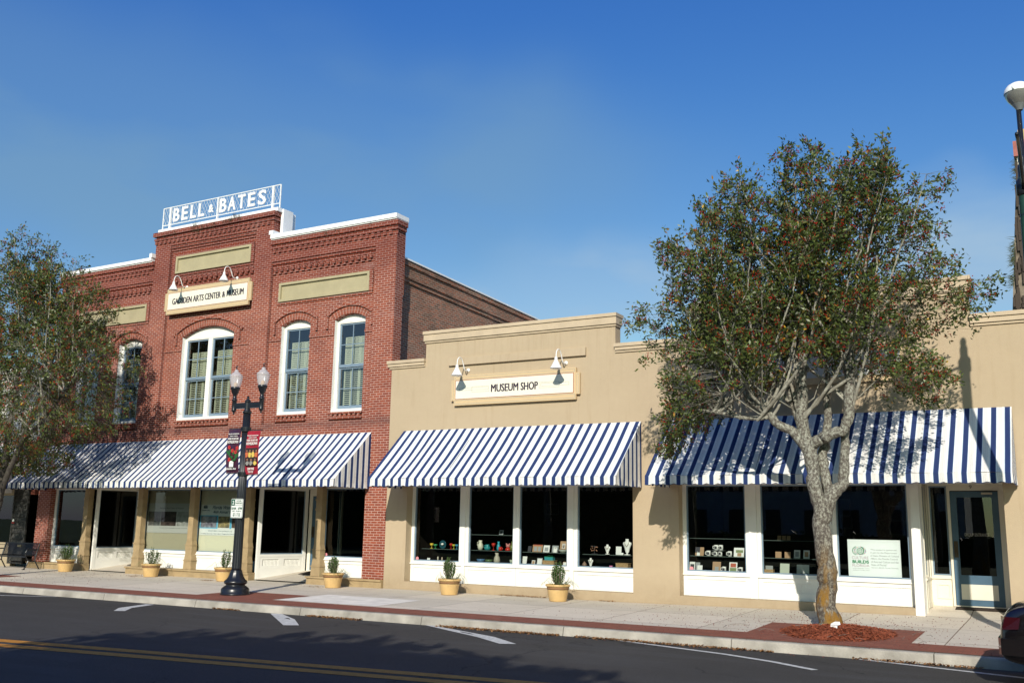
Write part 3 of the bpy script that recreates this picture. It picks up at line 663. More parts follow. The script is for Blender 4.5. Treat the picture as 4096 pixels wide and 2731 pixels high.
# splayed recess walls with big panes
def splay(xa, ya, xb, yb, name='recess_window'):
    d = Vector((xb-xa, yb-ya, 0)); Ln = d.length; d.normalize(); nn = Vector((d.y, -d.x, 0))
    def P(u, o, z): q = Vector((xa, ya, 0))+d*u+nn*o; return (q.x, q.y, z)
    def bx(mb, u0, u1, o0, o1, z0, z1):
        vs = [P(u0,o0,z0),P(u1,o0,z0),P(u1,o1,z0),P(u0,o1,z0),P(u0,o0,z1),P(u1,o0,z1),P(u1,o1,z1),P(u0,o1,z1)]
        mb.idx(vs, [(0,3,2,1),(4,5,6,7),(0,1,5,4),(1,2,6,5),(2,3,7,6),(3,0,4,7)])
    m = MB(); bx(m, 0, .10, -.03, .05, 0, 2.66); bx(m, Ln-.10, Ln, -.03, .05, 0, 2.66); bx(m, .1, Ln-.1, -.03, .05, .66, .73); bx(m, .1, Ln-.1, -.03, .05, 2.60, 2.66)
    bx(m, .1, Ln-.1, -.03, .015, 0, .66); bx(m, .1, Ln-.1, .016, .045, .05, .33)
    H_ = (Ln-.2)/2
    for k in range(2):
        u0 = .1+k*H_
        bx(m, u0, u0+.09, .016, .04, .331, .655); bx(m, u0+H_-.09, u0+H_-.001, .016, .04, .331, .655); bx(m, u0+.09, u0+H_-.09, .016, .04, .331, .40); bx(m, u0+.09, u0+H_-.09, .016, .04, .59, .655)
        u = u0+.11
        while u < u0+H_-.1: bx(m, u, u+.012, .016, .026, .40, .59); u += .045
    o = m.build(name, white, bb)
    b_ = MB(); bx(b_, .1, Ln-.1, .0, .03, .731, .76); bx(b_, .1, .125, .0, .03, .76, 2.6); bx(b_, Ln-.125, Ln-.1, .0, .03, .76, 2.6); b_.build('blue_glazing_bead', blue_sash, o)
    g = MB(); g.face([P(.12,.015,.75),P(Ln-.12,.015,.75),P(Ln-.12,.015,2.6),P(.12,.015,2.6)]); g.build('pane', glass, o)
splay(-20.86, .17, -20.42, 1.75); splay(-28.14, .17, -27.95, 1.72); splay(-19.05, 1.75, -18.62, .17); splay(-26.3, 1.75, -25.92, .17)
def door(x0, x1, y, z0, z1, parent, m, kick=True, extra=True):
    d = MB(); st = .12
    d.box(x0, x0+st, y, y+.045, z0, z1); d.box(x1-st, x1, y, y+.045, z0, z1); d.box(x0+st, x1-st, y, y+.045, z1-st, z1); d.box(x0+st, x1-st, y, y+.045, z0, z0+.60)
    o = d.build('door', m, parent)
    g = MB(); rect(g, x0+st, x1-st, z0+.60, z1-st, y+.02); g.build('pane', glass, o)
    k = MB(); k.box(x0+.11, x1-.11, y-.006, y-.001, z0+.12, z0+.42); k.build('kick_panel', cream, o)
    h = MB(); h.box(x0+.02, x0+.10, y-.008, y-.001, z0+.95, z0+1.28); h.tube([(x0+.06,y-.012,z0+1.03),(x0+.06,y-.06,z0+1.05),(x0+.06,y-.06,z0+1.18),(x0+.06,y-.012,z0+1.2)], .009, 6); h.build('handle', mat('dark_bronze', (0.08,0.06,0.04), 0.4, metal=0.6), o)
    return o
for x0, x1 in ((-20.36,-19.12),(-27.88,-26.36)):
    door(x0+.12, x1-.12, 1.80, .27, 2.45, bb, blue_door)
    f_ = MB(); frame_box(f_, x0, x1, .22, 2.66, .12, 1.78, 1.88, wb=.04, wt=.2); f_.build('door_frame', cream, bb)
# tan columns with flared feet
def column(xc):
    m = MB(); w0 = .105
    for (z0, z1, h0, h1, d) in ((.22,.47,.165,.155,.02),(.47,.50,.17,.17,.035),(.50,.66,.155,.125,.01),(.66,.80,.125,.14,.005),(.80,.92,.14,.14,.01),(.92,.95,.15,.15,.03),(.95,1.06,.135,.115,.0),(1.06,2.0,w0,w0,.0),(2.0,2.06,w0+.015,w0+.015,.01),(2.06,2.28,w0,w0,.0),(2.28,2.31,w0+.02,w0+.02,.015),(2.31,2.66,w0,w0,.0)):
        m.idx([(xc-h0,-.02-d,z0),(xc+h0,-.02-d,z0),(xc+h0,.17,z0),(xc-h0,.17,z0),(xc-h1,-.02-d,z1),(xc+h1,-.02-d,z1),(xc+h1,.17,z1),(xc-h1,.17,z1)],[(0,3,2,1),(4,5,6,7),(0,1,5,4),(1,2,6,5),(2,3,7,6),(3,0,4,7)])
    m.build('column', stone_tan, bb)
for xc in (-28.40,-25.78,-23.45,-21.14,-18.42): column(xc)
sb = MB()
for x0, x1 in ((-31.1,-28.2),(-26.12,-20.86),(-18.68,-16.10)):
    sb.box(x0, x1, -.09, .16, -.05, .165); sb.box(x0-.03, x1+.0, -.125, .16, .168, .215)
sb.build('stone_base', stone_tan, bb)
# dim rooms behind the glass
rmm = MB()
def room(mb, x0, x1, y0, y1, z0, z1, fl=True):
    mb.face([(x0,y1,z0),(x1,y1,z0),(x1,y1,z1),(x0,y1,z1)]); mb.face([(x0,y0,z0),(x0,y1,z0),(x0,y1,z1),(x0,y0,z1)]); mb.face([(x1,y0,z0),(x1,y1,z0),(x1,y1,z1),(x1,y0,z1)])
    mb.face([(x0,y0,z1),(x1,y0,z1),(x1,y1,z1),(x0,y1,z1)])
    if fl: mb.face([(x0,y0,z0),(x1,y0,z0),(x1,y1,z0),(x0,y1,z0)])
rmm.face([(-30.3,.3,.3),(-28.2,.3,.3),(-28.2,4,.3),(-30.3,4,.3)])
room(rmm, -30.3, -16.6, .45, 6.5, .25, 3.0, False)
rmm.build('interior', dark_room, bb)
# roller blinds in the two middle windows
bl = MB(); bl.box(-25.76, -23.75, .275, .285, .72, 2.62); bl.build('roller_blind', mat('khaki_blind', (0.36,0.33,0.24), 0.9), bb)
bl = MB(); bl.box(-23.38, -21.40, .275, .285, .72, 2.62); bl.build('roller_blind', mat('pale_blind', (0.60,0.58,0.46), 0.9), bb)
# curtain strips in the right-hand window
cu = MB()
for x in (-17.30,-17.22,-17.15): cu.box(x, x+.03, .6, .62, .6, 2.7)
cu.build('hanging_strip', mat('dim_strip', (0.12,0.12,0.11), 0.8), bb)
pf = MB()
for (x0, x1, z0, z1) in ((-27.9,-27.0,1.45,2.0),(-26.9,-26.1,1.4,1.95)): pf.box(x0-1.2, x1-1.2, 5.9, 5.95, z0, z1)
pf.build('gallery_picture', mat('dim_picture', (0.03,0.03,0.035), 0.5), bb)

# ================================================================== TAN SHOP BUILDING
tb = empty('tan_building', (-7.5, 0, 0), 'single-storey tan stucco shop building with stepped parapet and cream shop windows', 'building')
sm = MB(); TX0, TX1 = -16.095, 6.0
RV = .25
# openings: shopfront A, shopfront B, entry
A0, A1 = -15.42, -8.99; B0, B1 = -7.875, -2.83; E1 = -1.28
for (x0, x1) in ((TX0, A0), (A1, B0), (E1, TX1)): rect(sm, x0, x1, -.1, 2.78)
rect(sm, A0, A1, -.1, .21); rect(sm, B0, B1, -.1, .215)
sm.face([(A0,0,.21),(A1,0,.21),(A1,RV,.21),(A0,RV,.21)]); sm.face([(B0,0,.215),(B1,0,.215),(B1,RV,.215),(B0,RV,.215)])
for x in (A0, B0): sm.face([(x,0,.2),(x,RV,.2),(x,RV,2.78),(x,0,2.78)])
sm.face([(A1,RV,.2),(A1,0,.2),(A1,0,2.78),(A1,RV,2.78)]); sm.face([(E1,1.3,0),(E1,0,0),(E1,0,2.78),(E1,1.3,2.78)])
steps = [(TX0,-14.97,5.99),(-14.97,-9.42,6.70),(-9.42,-7.46,5.95),(-7.46,-1.65,6.74),(-1.65,TX1,5.95)]
for (x0, x1, zt) in steps:
    rect(sm, x0, x1, 2.78, zt); sm.face([(x1,.3,5),(x0,.3,5),(x0,.3,zt),(x1,.3,zt)])
for (x, za, zb, s_) in ((-14.97,5.9,6.70,-1),(-9.42,5.9,6.70,1),(-7.46,5.9,6.74,-1),(-1.65,5.9,6.74,1)): sm.face([(x,0,za),(x,.3,za),(x,.3,zb),(x,0,zb)])
sm.face([(TX0,.0,0),(TX0,.3,0),(TX0,.3,5.99),(TX0,.0,5.99)])
sm.build('wall', stucco, tb)
cpm = MB()
def cap(x0, x1, z0, z1, tall=False, l=.05, r=.05):
    cpm.box(x0-l*.6, x1+r*.6, -.035, .30, z0, z0+.05); cpm.box(x0-l, x1+r, -.07, .32, z0+.053, z1-.085); cpm.box(x0-l-.015, x1+r+.015, -.10, .36, z1-.082, z1)
cap(TX0, -14.97, 5.83, 6.045, l=.1, r=-.01); cap(-14.97, -9.42, 6.46, 6.775); cap(-9.42, -7.46, 5.80, 6.015, l=-.01, r=-.01); cap(-7.46, -1.65, 6.44, 6.81); cap(-1.65, TX1, 5.77, 6.01, l=-.01)
cpm.build('coping', trim_tan, tb)
bd = MB(); bd.idx([(-14.19,0,6.0),(-10.19,0,6.0),(-10.19,-.055,5.99),(-14.19,-.055,5.99),(-14.19,-.07,5.79),(-10.19,-.07,5.79),(-14.19,0,5.79),(-10.19,0,5.79)],[(0,1,2,3),(3,2,5,4),(4,5,7,6),(0,3,4,6),(1,7,5,2)])
bd.build('name_band', stucco, tb)
rr = MB(); rr.face([(TX0,.3,5.2),(TX1,.3,5.2),(TX1,22,5.0),(TX0,22,5.0)]); rr.face([(TX1,0,0),(TX1,22,0),(TX1,22,5.2),(TX1,0,5.2)]); rr.build('roof', mat('grey_roof', (0.2,0.2,0.2)), tb)
# white shopfronts (frame plane y=.25)
yw = .25
def S(x): return x*1.0118
wins = [(A0, S(-13.66)), (S(-13.56), S(-12.09)), (S(-12.085), S(-10.60)), (S(-10.50), A1)]
for i, (a, b) in enumerate(wins): shop_window(a, b, yw, tb, z0=.213, zs=.735, zt=2.70, ap=white)
po = MB()
for a, b in ((S(-13.66)+.002, S(-13.56)-.002), (S(-10.60)+.002, S(-10.50)-.002)): po.box(a, b, yw-.03, yw+.1, .213, 2.70)
wins2 = [(B0, S(-6.27)), (S(-6.10), S(-4.53)), (S(-4.52), S(-2.95))]
for i, (a, b) in enumerate(wins2): shop_window(a, b, yw, tb, z0=.218, zs=.75, zt=2.70)
po.box(S(-6.27)+.002, S(-6.10)-.002, yw-.03, yw+.1, .218, 2.7)
po.box(-2.98, -2.81, -.012, .36, .05, 2.7)
po.box(A0, A1, .02, .30, 2.701, 2.77); po.box(B0, -1.28, .02, .30, 2.701, 2.77); po.box(B1, E1, .30, 1.3, 2.68, 2.77)
po.build('shopfront_post', white, tb)
# entry: return wall with narrow light, sidelight and door
en = MB()
en.box(-2.83, -2.80, .36, 1.2, .06, .74); en.box(-2.84, -2.78, .36, 1.2, .741, .78); en.box(-2.83, -2.80, .36, .44, .78, 2.68); en.box(-2.83, -2.80, 1.12, 1.2, .78, 2.68)
en.box(-2.795, -2.785, .45, 1.1, .2, .28); en.box(-2.795, -2.785, .45, .53, .28, .68)
en.box(-2.83, -2.38, 1.14, 1.2, .2, .78); en.box(-2.84, -2.37, 1.11, 1.14, .755, .79); frame_box(en, -2.79, -2.38, .79, 2.68, .035, 1.13, 1.2)
frame_box(en, -2.70, -2.44, .36, .66, .03, 1.125, 1.139)
frame_box(en, -2.40, -1.40, .22, 2.68, .045, 1.08, 1.2, wb=.02, wt=.13); en.box(-1.40, -1.283, 1.08, 1.2, .2, 2.68)
eno = en.build('entrance_frame', cream, tb)
g = MB(); rect(g, -2.755, -2.415, .82, 2.64, 1.16); g.face([(-2.815,.44,.78),(-2.815,1.12,.78),(-2.815,1.12,2.68),(-2.815,.44,2.68)]); g.build('pane', glass, eno)
s_ = MB(); frame_box(s_, -2.755, -2.415, .825, 2.645, .03, 1.135, 1.15); s_.build('blue_glazing_bead', blue_sash, eno)
dr = door(-2.35, -1.45, 1.10, .245, 2.535, tb, blue_door)
text('lettering', 'GROUP ENTRANCE', -2.12, -1.66, 1.115, 1.625, 1.69, mat('grey_door_lettering', (0.35,0.34,0.30), 0.6), dr, ext=.001)
cl = MB(); cl.box(-1.75, -1.55, 1.03, 1.09, 2.47, 2.51); cl.build('door_closer', mat('beige_metal', (0.45,0.42,0.35), 0.5), dr)
text('house_number', '9', -1.97, -1.92, 1.075, 2.59, 2.66, mat('dark_bronze', (0.08,0.06,0.04)), tb, ext=.004)
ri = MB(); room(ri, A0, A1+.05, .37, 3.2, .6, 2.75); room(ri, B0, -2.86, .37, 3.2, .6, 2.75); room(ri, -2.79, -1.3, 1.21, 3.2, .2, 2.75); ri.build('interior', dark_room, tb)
dsk = MB(); dsk.box(A0+.02, A1-.02, .36, .95, .60, .735); dsk.box(B0+.02, -2.95, .36, .95, .60, .745); dsk.build('display_sill', mat('dark_sill', (0.04,0.035,0.03), 0.6), tb)
shl = MB()
for (x0, x1, z) in ((-15.15,-14.05,1.05),(-13.65,-12.3,1.05),(-13.65,-12.3,1.44),(-12.1,-10.85,1.045),(-10.45,-9.85,1.04),(-9.75,-9.2,1.04),(-7.75,-6.45,1.085),(-6.1,-4.65,1.09),(-6.1,-4.75,1.465),(-7.75,-6.5,1.475)): shl.box(x0, x1, .36, .58, z-.012, z)
shl.build('glass_shelf', mat('shelf_glass', (0.10,0.13,0.12), 0.1, 0.6), tb)
pcs = MB()
for (x, z, w_, h_) in ((-5.55,2.0,.35,.42),(-5.05,2.05,.3,.4),(-5.0,1.75,.28,.3),(-5.4,1.6,.26,.34),(-3.9,1.95,.32,.34),(-3.9,1.62,.34,.34),(-9.9,2.1,.3,.34),(-9.4,2.1,.28,.4),(-9.9,1.75,.25,.26),(-12.9,2.0,.4,.3)): frame_box(pcs, x, x+w_, z, z+h_, .025, 3.1, 3.16)
pcs.build('wall_pictures', mat('dim_frames', (0.006,0.006,0.006), 0.4), tb)
# @@NEXT@@
# ================================================================== AWNINGS
def awning(x0, x1, label, left_end=True, right_end=True, top=4.12, by=0.0, st=stripe, name='striped_awning', zf=2.775):
    rt = empty(name, ((x0+x1)/2, by, top), label, 'awning', 'striped awnings over the shopfronts')
    yf = by-1.48; yb = by-.012; zb = zf-.155
    m = MB(); n = int((x1-x0)/.24); rows = 8
    for i in range(n):
        a = x0+(x1-x0)*i/n; b = x0+(x1-x0)*(i+1)/n
        for k in range(rows):
            t0 = k/rows; t1 = (k+1)/rows
            def P(x, t):
                sag = -.045*math.sin(math.pi*t)*(0.55-0.45*math.cos(2*math.pi*(x-x0)/1.45))+.010*math.sin(x*5.3+t*3)*t+.006*math.sin(x*11+t*7)*t*(1-t)*4; return (x, yb+(yf-yb)*t, top+(zf-top)*t+sag)
            m.face([P(a,t1),P(b,t1),P(b,t0),P(a,t0)], [(a-x0,t1),(b-x0,t1),(b-x0,t0),(a-x0,t0)])
    m.build('canopy', st, rt, smooth=True)
    def val(fx, L_, nm):    # scalloped valance along u; fx(u, ripple)->(x,y)
        v = MB(); N_ = max(8, int(L_/.0399)); N_ = int(round(L_/.2394*8))
        for i in range(N_):
            u0 = L_*i/N_; u1 = L_*(i+1)/N_
            def zs(u): return zb-.012-.026*abs(math.sin(math.pi*((u/.2394)+.25)))
            rip = lambda u, t: .012*math.sin(2*math.pi*u/.37)*t+.006*math.sin(2*math.pi*u/.97)*t
            (xa, ya) = fx(u0, 0); (xb_, yb_) = fx(u1, 0); (xc, yc) = fx(u1, rip(u1, 1)); (xd, yd) = fx(u0, rip(u0, 1))
            v.face([(xd,yd,zs(u0)),(xc,yc,zs(u1)),(xb_,yb_,zf),(xa,ya,zf)], [(u0,0),(u1,0),(u1,1),(u0,1)])
        return v.build(nm, st, rt)
    val(lambda u, r: (x0+u, yf-.004-r), x1-x0, 'valance')
    tr = MB()
    def zsc(u): return zb-.012-.026*abs(math.sin(math.pi*((u/.2394)+.25)))
    u = 0
    while u < x1-x0-.01:   # dark binding along the scallops
        u2 = min(u+.03, x1-x0); tr.bar((x0+u, yf-.006, zsc(u)), (x0+u2, yf-.006, zsc(u2)), .008, .012); u = u2
    tr.build('valance_binding', mat('navy_binding', (0.02,0.03,0.08), 0.8), rt)
    for e, x in ((left_end, x0), (right_end, x1)):
        if not e: continue
        s_ = MB(); N_ = 12
        for i in range(N_):
            t0 = i/N_; t1 = (i+1)/N_; y0 = yb+(yf-yb)*t0; y1 = yb+(yf-yb)*t1
            s_.face([(x,y0,zf),(x,y1,zf),(x,y1,top+(zf-top)*t1),(x,y0,top+(zf-top)*t0)], [((yb-y0),0),((yb-y1),0),((yb-y1),1),((yb-y0),1)])
        s_.build('awning_side', st, rt); val(lambda u, r, x=x: (x+r, yb-u), yb-yf, 'side_valance')
    fr = MB(); fr.tube([(x0+.01,yf+.02,zf-.01),(x1-.01,yf+.02,zf-.01)], .016, 6)
    for x in np.linspace(x0+.02, x1-.02, max(2, int((x1-x0)/2.2)+1)): fr.tube([(x,yf+.02,zf-.012),(x,yb,top-.05)], .014, 6); fr.tube([(x,yf+.02,zf-.03),(x,yb,zf-.03)], .012, 6)
    fr.build('awning_frame', mat('galvanised_tube', (0.35,0.36,0.37), 0.5, metal=0.6), rt)
    return rt
awning(-30.56, -16.70, 'long blue and white striped awning across the red brick building')
awning(-15.60, -8.76, 'blue and white striped awning under the shop sign on the tan wall')
awning(-8.08, -1.02, 'blue and white striped awning behind the holly tree, over the group entrance')

# ================================================================== SIGNS AND WALL LAMPS
def wall_sign(name, label, x0, x1, z0, z1, ix0, ix1, iz0, iz1, lines, y=0.0, fancy=False):
    rt = empty(name, ((x0+x1)/2, y, (z0+z1)/2), label, 'sign')
    b = MB(); e = .10
    b.box(x0, x1, y-.085, y-.03, z0+e*1.25, z1-e*1.25)
    b.build('side_border', sign_tan, rt)
    b = MB(); b.box(x0+e, x1-e, y-.095, y-.02, z0, z1); b.build('board', sign_tan, rt)
    f_ = MB(); f_.box(ix0, ix1, y-.101, y-.096, iz0, iz1); f_.build('sign_face', sign_face, rt)
    r_ = MB(); frame_box(r_, ix0-.012, ix1+.012, iz0-.012, iz1+.012, .012, y-.1, y-.0955); r_.build('red_outline', sign_red, rt)
    g_ = MB(); yl_ = y-.0985
    for zz in ((z0+.03, iz0-.035), (iz1+.035, z1-.03)): frame_box(g_, x0+e+.03, x1-e-.03, zz[0], zz[1], .007, yl_, y-.0955)
    for xx in ((x0+.02, x0+e-.02), (x1-e+.02, x1-.02)): frame_box(g_, xx[0], xx[1], z0+e*1.25+.03, z1-e*1.25-.03, .006, y-.088, y-.0855)
    if fancy:
        for (a, b_, c, d) in ((-13.80,-12.92,5.10,5.165),(-13.42,-12.90,5.045,5.19),(-11.44,-10.88,5.045,5.19),(-11.40,-10.61,5.085,5.16)): frame_box(g_, a, b_, c, d, .006, y-.1035, y-.1012)
    g_.build('grey_outline', sign_line, rt)
    for (s_, a, b_, c, d, k) in lines: text('lettering', s_, a, b_, y-.1015, c, d, letter_dark, rt, bold=k, dup=.007)
    return rt
wall_sign('wall_sign', 'ivory wall sign reading GADSDEN ARTS CENTER & MUSEUM on the brick front', -25.36, -21.52, 8.19, 9.03, -25.20, -21.68, 8.345, 8.88,
          [('GADSDEN', -24.98, -24.10, 8.50, 8.70, .0), ('ARTS', -24.03, -23.56, 8.505, 8.705, .0), ('CENTER', -23.50, -22.81, 8.515, 8.715, .0), ('&', -22.74, -22.62, 8.52, 8.70, .0), ('MUSEUM', -22.54, -21.83, 8.525, 8.725, .0)])
wall_sign('wall_sign', 'ivory wall sign reading MUSEUM SHOP on the tan wall', -14.07, -10.33, 4.72, 5.50, -13.92, -10.50, 4.89, 5.362,
          [('MUSEUM', -12.83, -12.04, 5.02, 5.215, .0), ('SHOP', -11.96, -11.48, 5.02, 5.215, .0)], fancy=True)
# sign half hidden behind the tree
rt = empty('wall_sign', (-4.6, 0, 5.05), 'pale wall sign with a dark letter N, mostly hidden behind the holly tree', 'sign')
b = MB(); b.box(-6.30, -2.93, -.07, -.02, 4.76, 5.50); b.build('board', sign_tan, rt)
b = MB(); b.box(-6.22, -3.0, -.076, -.071, 4.90, 5.40); b.build('sign_face', mat('pale_grey_face', (0.55,0.56,0.52), 0.5), rt)
text('lettering', 'N', -4.30, -4.16, -.077, 5.04, 5.24, letter_dark, rt, bold=.01)

def wall_lamp(label, x, z, s_=1.0, group='gooseneck lamps over the wall signs', by=0.0):
    rt = empty('gooseneck_lamp', (x, by, z), label, 'wall lamp', group); rt.scale = (.87, .87, .87)
    m = ML(); pr = [(0,.0),(.055,.002),(.062,.02),(.04,.032),(.02,.045),(0,.05)]
    # wall plate, axis -y
    q = ML(); q.lathe([(.001,0),(.062,.0),(.062,.02),(.03,.045),(.001,.05)], n=14); q.v = [(a, -c, b_) for a, b_, c in q.v]; q.build('wall_plate', white_metal, rt, smooth=True)
    pts = [(0,-.04,0),(0,-.16,-.03),(0,-.24,.03),(0,-.30,.16),(0,-.37,.27),(0,-.47,.32),(0,-.57,.28),(0,-.62,.18),(0,-.63,.06)]
    P = []
    for i in range(len(pts)-1):
        for t in (0, .33, .66):
            a = Vector(pts[max(i-1, 0)]); b_ = Vector(pts[i]); c = Vector(pts[i+1]); d = Vector(pts[min(i+2, len(pts)-1)])
            P.append(.5*((2*b_)+(c-a)*t+(2*a-5*b_+4*c-d)*t*t+(3*b_-a-3*c+d)*t**3))
    P.append(Vector(pts[-1])); m.tube(P, .015, 8); m.build('arm', white_metal, rt, smooth=True)
    sh = ML(); sh.lathe([(.022,.08),(.04,.075),(.045,.0),(.055,-.03),(.062,-.04),(.165,-.235),(.172,-.24),(.168,-.243),(.055,-.05),(.001,-.045)], c=(0,-.63,0), n=22, capends=False); o = sh.build('lamp_shade', white_metal, rt, smooth=True)
    bu = ML(); bu.lathe([(.001,-.19),(.03,-.17),(.04,-.14),(.025,-.09),(.02,-.05)], c=(0,-.63,0), n=10); bu.build('bulb', mat('frosted_bulb', (0.7,0.7,0.65), 0.3), rt, smooth=True)
    return rt
wall_lamp('white gooseneck lamp over the G of GADSDEN on the brick building', -24.46, 9.05)
wall_lamp('white gooseneck lamp over the word MUSEUM on the brick building', -22.24, 9.10)
wall_lamp('white gooseneck lamp over the left end of the MUSEUM SHOP sign', -13.60, 5.64)
wall_lamp('white gooseneck lamp over the right end of the MUSEUM SHOP sign', -10.74, 5.64)
# roof sign
rs = empty('roof_sign', (-23.4, .1, 11.18), 'white rooftop lattice sign with the letters BELL & BATES', 'sign')
m = MB()
zb0, zt0 = 11.345, 11.95; y = .1
for z in (zb0, zt0): m.bar((-26.0,y,z), (-20.74,y,z), .022, .024)
for x in (-26.0, -20.74): m.bar((x,y,11.19), (x,y,zt0), .03, .03)
m.build('sign_frame', white_metal, rs)
for x, w_ in ((-25.65,.065),(-23.44,.04),(-21.04,.065)): p_ = MB(); p_.box(x-w_/2, x+w_/2, y-.035, y+.03, 11.18, 11.93); p_.build('post', white_metal, rs)
la = MB(); hgt = zt0-zb0; x = -26.0-hgt*.5
while x < -20.74:
    for sgn in (1, -1):
        xa, xb = (x, x+hgt*.55) if sgn > 0 else (x+hgt*.55, x); za, zb_ = zb0, zt0
        pa, pb = Vector((xa, y, za)), Vector((xb, y, zb_))
        # clip to frame
        def clip(p, q):
            for lim, sg in ((-26.0, 1), (-20.74, -1)):
                if (p.x-lim)*sg < 0:
                    if (q.x-lim)*sg <= 0: return None
                    t = (lim-p.x)/(q.x-p.x); p = p+(q-p)*t
            return p
        p1 = clip(pa, pb)
        if p1 is None: continue
        p2 = clip(pb, pa)
        if p2 is None: continue
        if (p2-p1).length > .02: la.bar(p1, p2, .0045, .006, up=(0,1,0))
    x += .128
la.build('lattice', white_metal, rs)
for (c, a, b_, z0, z1) in (('B',-25.45,-25.16,11.40,11.86),('E',-25.05,-24.77,11.40,11.86),('L',-24.64,-24.38,11.40,11.86),('L',-24.27,-24.0,11.40,11.86),('&',-23.80,-23.58,11.47,11.74),('B',-23.30,-23.0,11.40,11.86),('A',-22.93,-22.60,11.40,11.86),('T',-22.50,-22.18,11.40,11.86),('E',-22.06,-21.76,11.40,11.86),('S',-21.62,-21.29,11.39,11.87)):
    text('lettering', c, a, b_, y-.04, z0, z1, white_metal, rs, bold=.022, ext=.03)
# weeds on the parapet
wd = MB(); rnd = random.Random(3)
for (cx, cz, n_) in ((-24.2,11.04,26),(-24.15,10.85,22),(-23.75,10.95,16),(-23.4,10.95,14),(-22.85,11.02,16),(-22.6,11.03,26),(-22.4,11.05,26),(-22.25,11.06,18),(-25.2,10.9,10),(-25.6,10.88,8),(-18.6,10.0,10),(-18.2,10.02,8),(-16.9,10.1,8)):
    for k in range(n_):
        x = cx+rnd.gauss(0,.09); z = cz+rnd.gauss(0,.03); l_ = rnd.uniform(.06,.16); a = rnd.uniform(-1,1)
        wd.face([(x-.008,-.10,z),(x+.008,-.10,z),(x+a*.06,-.14-rnd.random()*.06,z+l_*rnd.choice((1,1,-.8)))])
tag(wd.build('parapet_weeds', mat('dry_weed', (0.07,0.075,0.035), 0.9, color2=(0.05,0.03,0.02), nscale=8)), 'scrubby weeds rooted along the top courses of the brick parapet', 'weeds', kind='stuff')

# ================================================================== DOUBLE STREET LAMP
sl = empty('street_lamp', (-17.66, -3.73, side_z(-17.66,-3.73)+.004), 'black double-headed cast iron street lamp with banners, beside the kerb', 'street lamp')
b0 = side_z(-17.66,-3.73)
m = ML(); m.lathe([(.345,0),(.345,.03),(.33,.035),(.33,.12),(.315,.15),(.27,.19),(.225,.215),(.225,.235),(.265,.26),(.275,.30),(.255,.33),(.215,.36),(.19,.40),(.17,.44),(.15,.50),(.135,.545),(.135,.565),(.125,.57)], n=48, flute=12, fl_amp=.05, fl_rng=(.33,.52)); m.build('base', black_iron, sl, smooth=True)
m = ML(); m.lathe([(.118,.57),(.117,.62),(.108,2.2),(.092,4.33)], n=96, flute=16, fl_amp=.10, fl_rng=(.6,4.34)); m.build('post', black_iron, sl, smooth=True)
m = ML(); m.lathe([(.10,4.33),(.112,4.35),(.112,4.37),(.088,4.39),(.07,4.44),(.066,4.60),(.076,4.62),(.076,4.64),(.055,4.67),(.03,4.69),(.028,4.71),(.034,4.73),(.02,4.76),(.001,4.77)], n=20)
m.box(-.45,.45,-.035,.035,4.46,4.60); m.box(-.45,.45,-.042,.042,4.515,4.545); m.build('crossarm', black_iron, sl, smooth=False)
def acorn(x):
    c = (x, 0, 0)
    m = ML(); m.lathe([(.001,4.32),(.022,4.33),(.026,4.35),(.016,4.37),(.05,4.40),(.062,4.42),(.056,4.44),(.056,4.66),(.068,4.68),(.068,4.70),(.05,4.71),(.046,4.80),(.06,4.83),(.09,4.88),(.095,4.93),(.115,4.95),(.118,5.0),(.11,5.01)], c=c, n=20); m.build('lamp_holder', black_iron, sl, smooth=True)
    g = ML(); g.lathe([(.108,5.01),(.13,5.10),(.152,5.22),(.160,5.30),(.164,5.315),(.168,5.32),(.158,5.36),(.13,5.40),(.092,5.45),(.06,5.475),(.05,5.50),(.046,5.53),(.022,5.56),(.001,5.565)], c=c, n=28, capends=False); g.v = [(a, b_, z if z < 5.01 else 5.01+(z-5.01)*.82) for a, b_, z in g.v]
    gm_ = MATS.get('acorn') or None
    if gm_ is None:
        gm_ = bpy.data.materials.new('ribbed_acorn_glass'); gm_.use_nodes = True; n = gm_.node_tree; n.nodes.clear(); o_ = nd(n, 'ShaderNodeOutputMaterial')
        t = nd(n, 'ShaderNodeBsdfTransparent'); t.inputs[0].default_value = (0.92,0.93,0.93,1); d = nd(n, 'ShaderNodeBsdfPrincipled'); d.inputs['Base Color'].default_value = (0.72,0.74,0.76,1); d.inputs['Roughness'].default_value = .15; d.inputs['Specular IOR Level'].default_value = .8
        mx_ = nd(n, 'ShaderNodeMixShader'); mx_.inputs[0].default_value = .42; n.links.new(t.outputs[0], mx_.inputs[1]); n.links.new(d.outputs[0], mx_.inputs[2]); n.links.new(mx_.outputs[0], o_.inputs[0]); MATS['acorn'] = gm_
    g.build('lamp_globe', gm_, sl, smooth=True)
    b_ = ML(); b_.lathe([(.03,5.0),(.05,5.03),(.05,5.10),(.02,5.13),(.001,5.14)], c=c, n=12); b_.build('lamp_bulb', mat('amber_bulb', (0.75,0.42,0.18), 0.3), sl, smooth=True)
    f = ML(); f.lathe([(.016,5.455),(.022,5.47),(.01,5.49),(.02,5.51),(.008,5.53),(.006,5.56),(.001,5.58)], c=c, n=10); f.bar((x-.03,0,5.53),(x+.04,0,5.56), .012, .012); f.build('finial', black_iron, sl)
acorn(-.46); acorn(.46)
m = ML(); m.box(-.56,-.08,-.012,.012,3.955,3.975); m.box(.08,.56,-.012,.012,3.90,3.92); m.box(-.56,-.08,-.01,.01,2.86,2.88); m.box(.08,.56,-.01,.01,2.82,2.84)
for z in (3.965,3.91,2.87,2.83): m.lathe([(.13,z-.025),(.13,z+.025)], n=18)
m.build('banner_bracket', black_iron, sl)
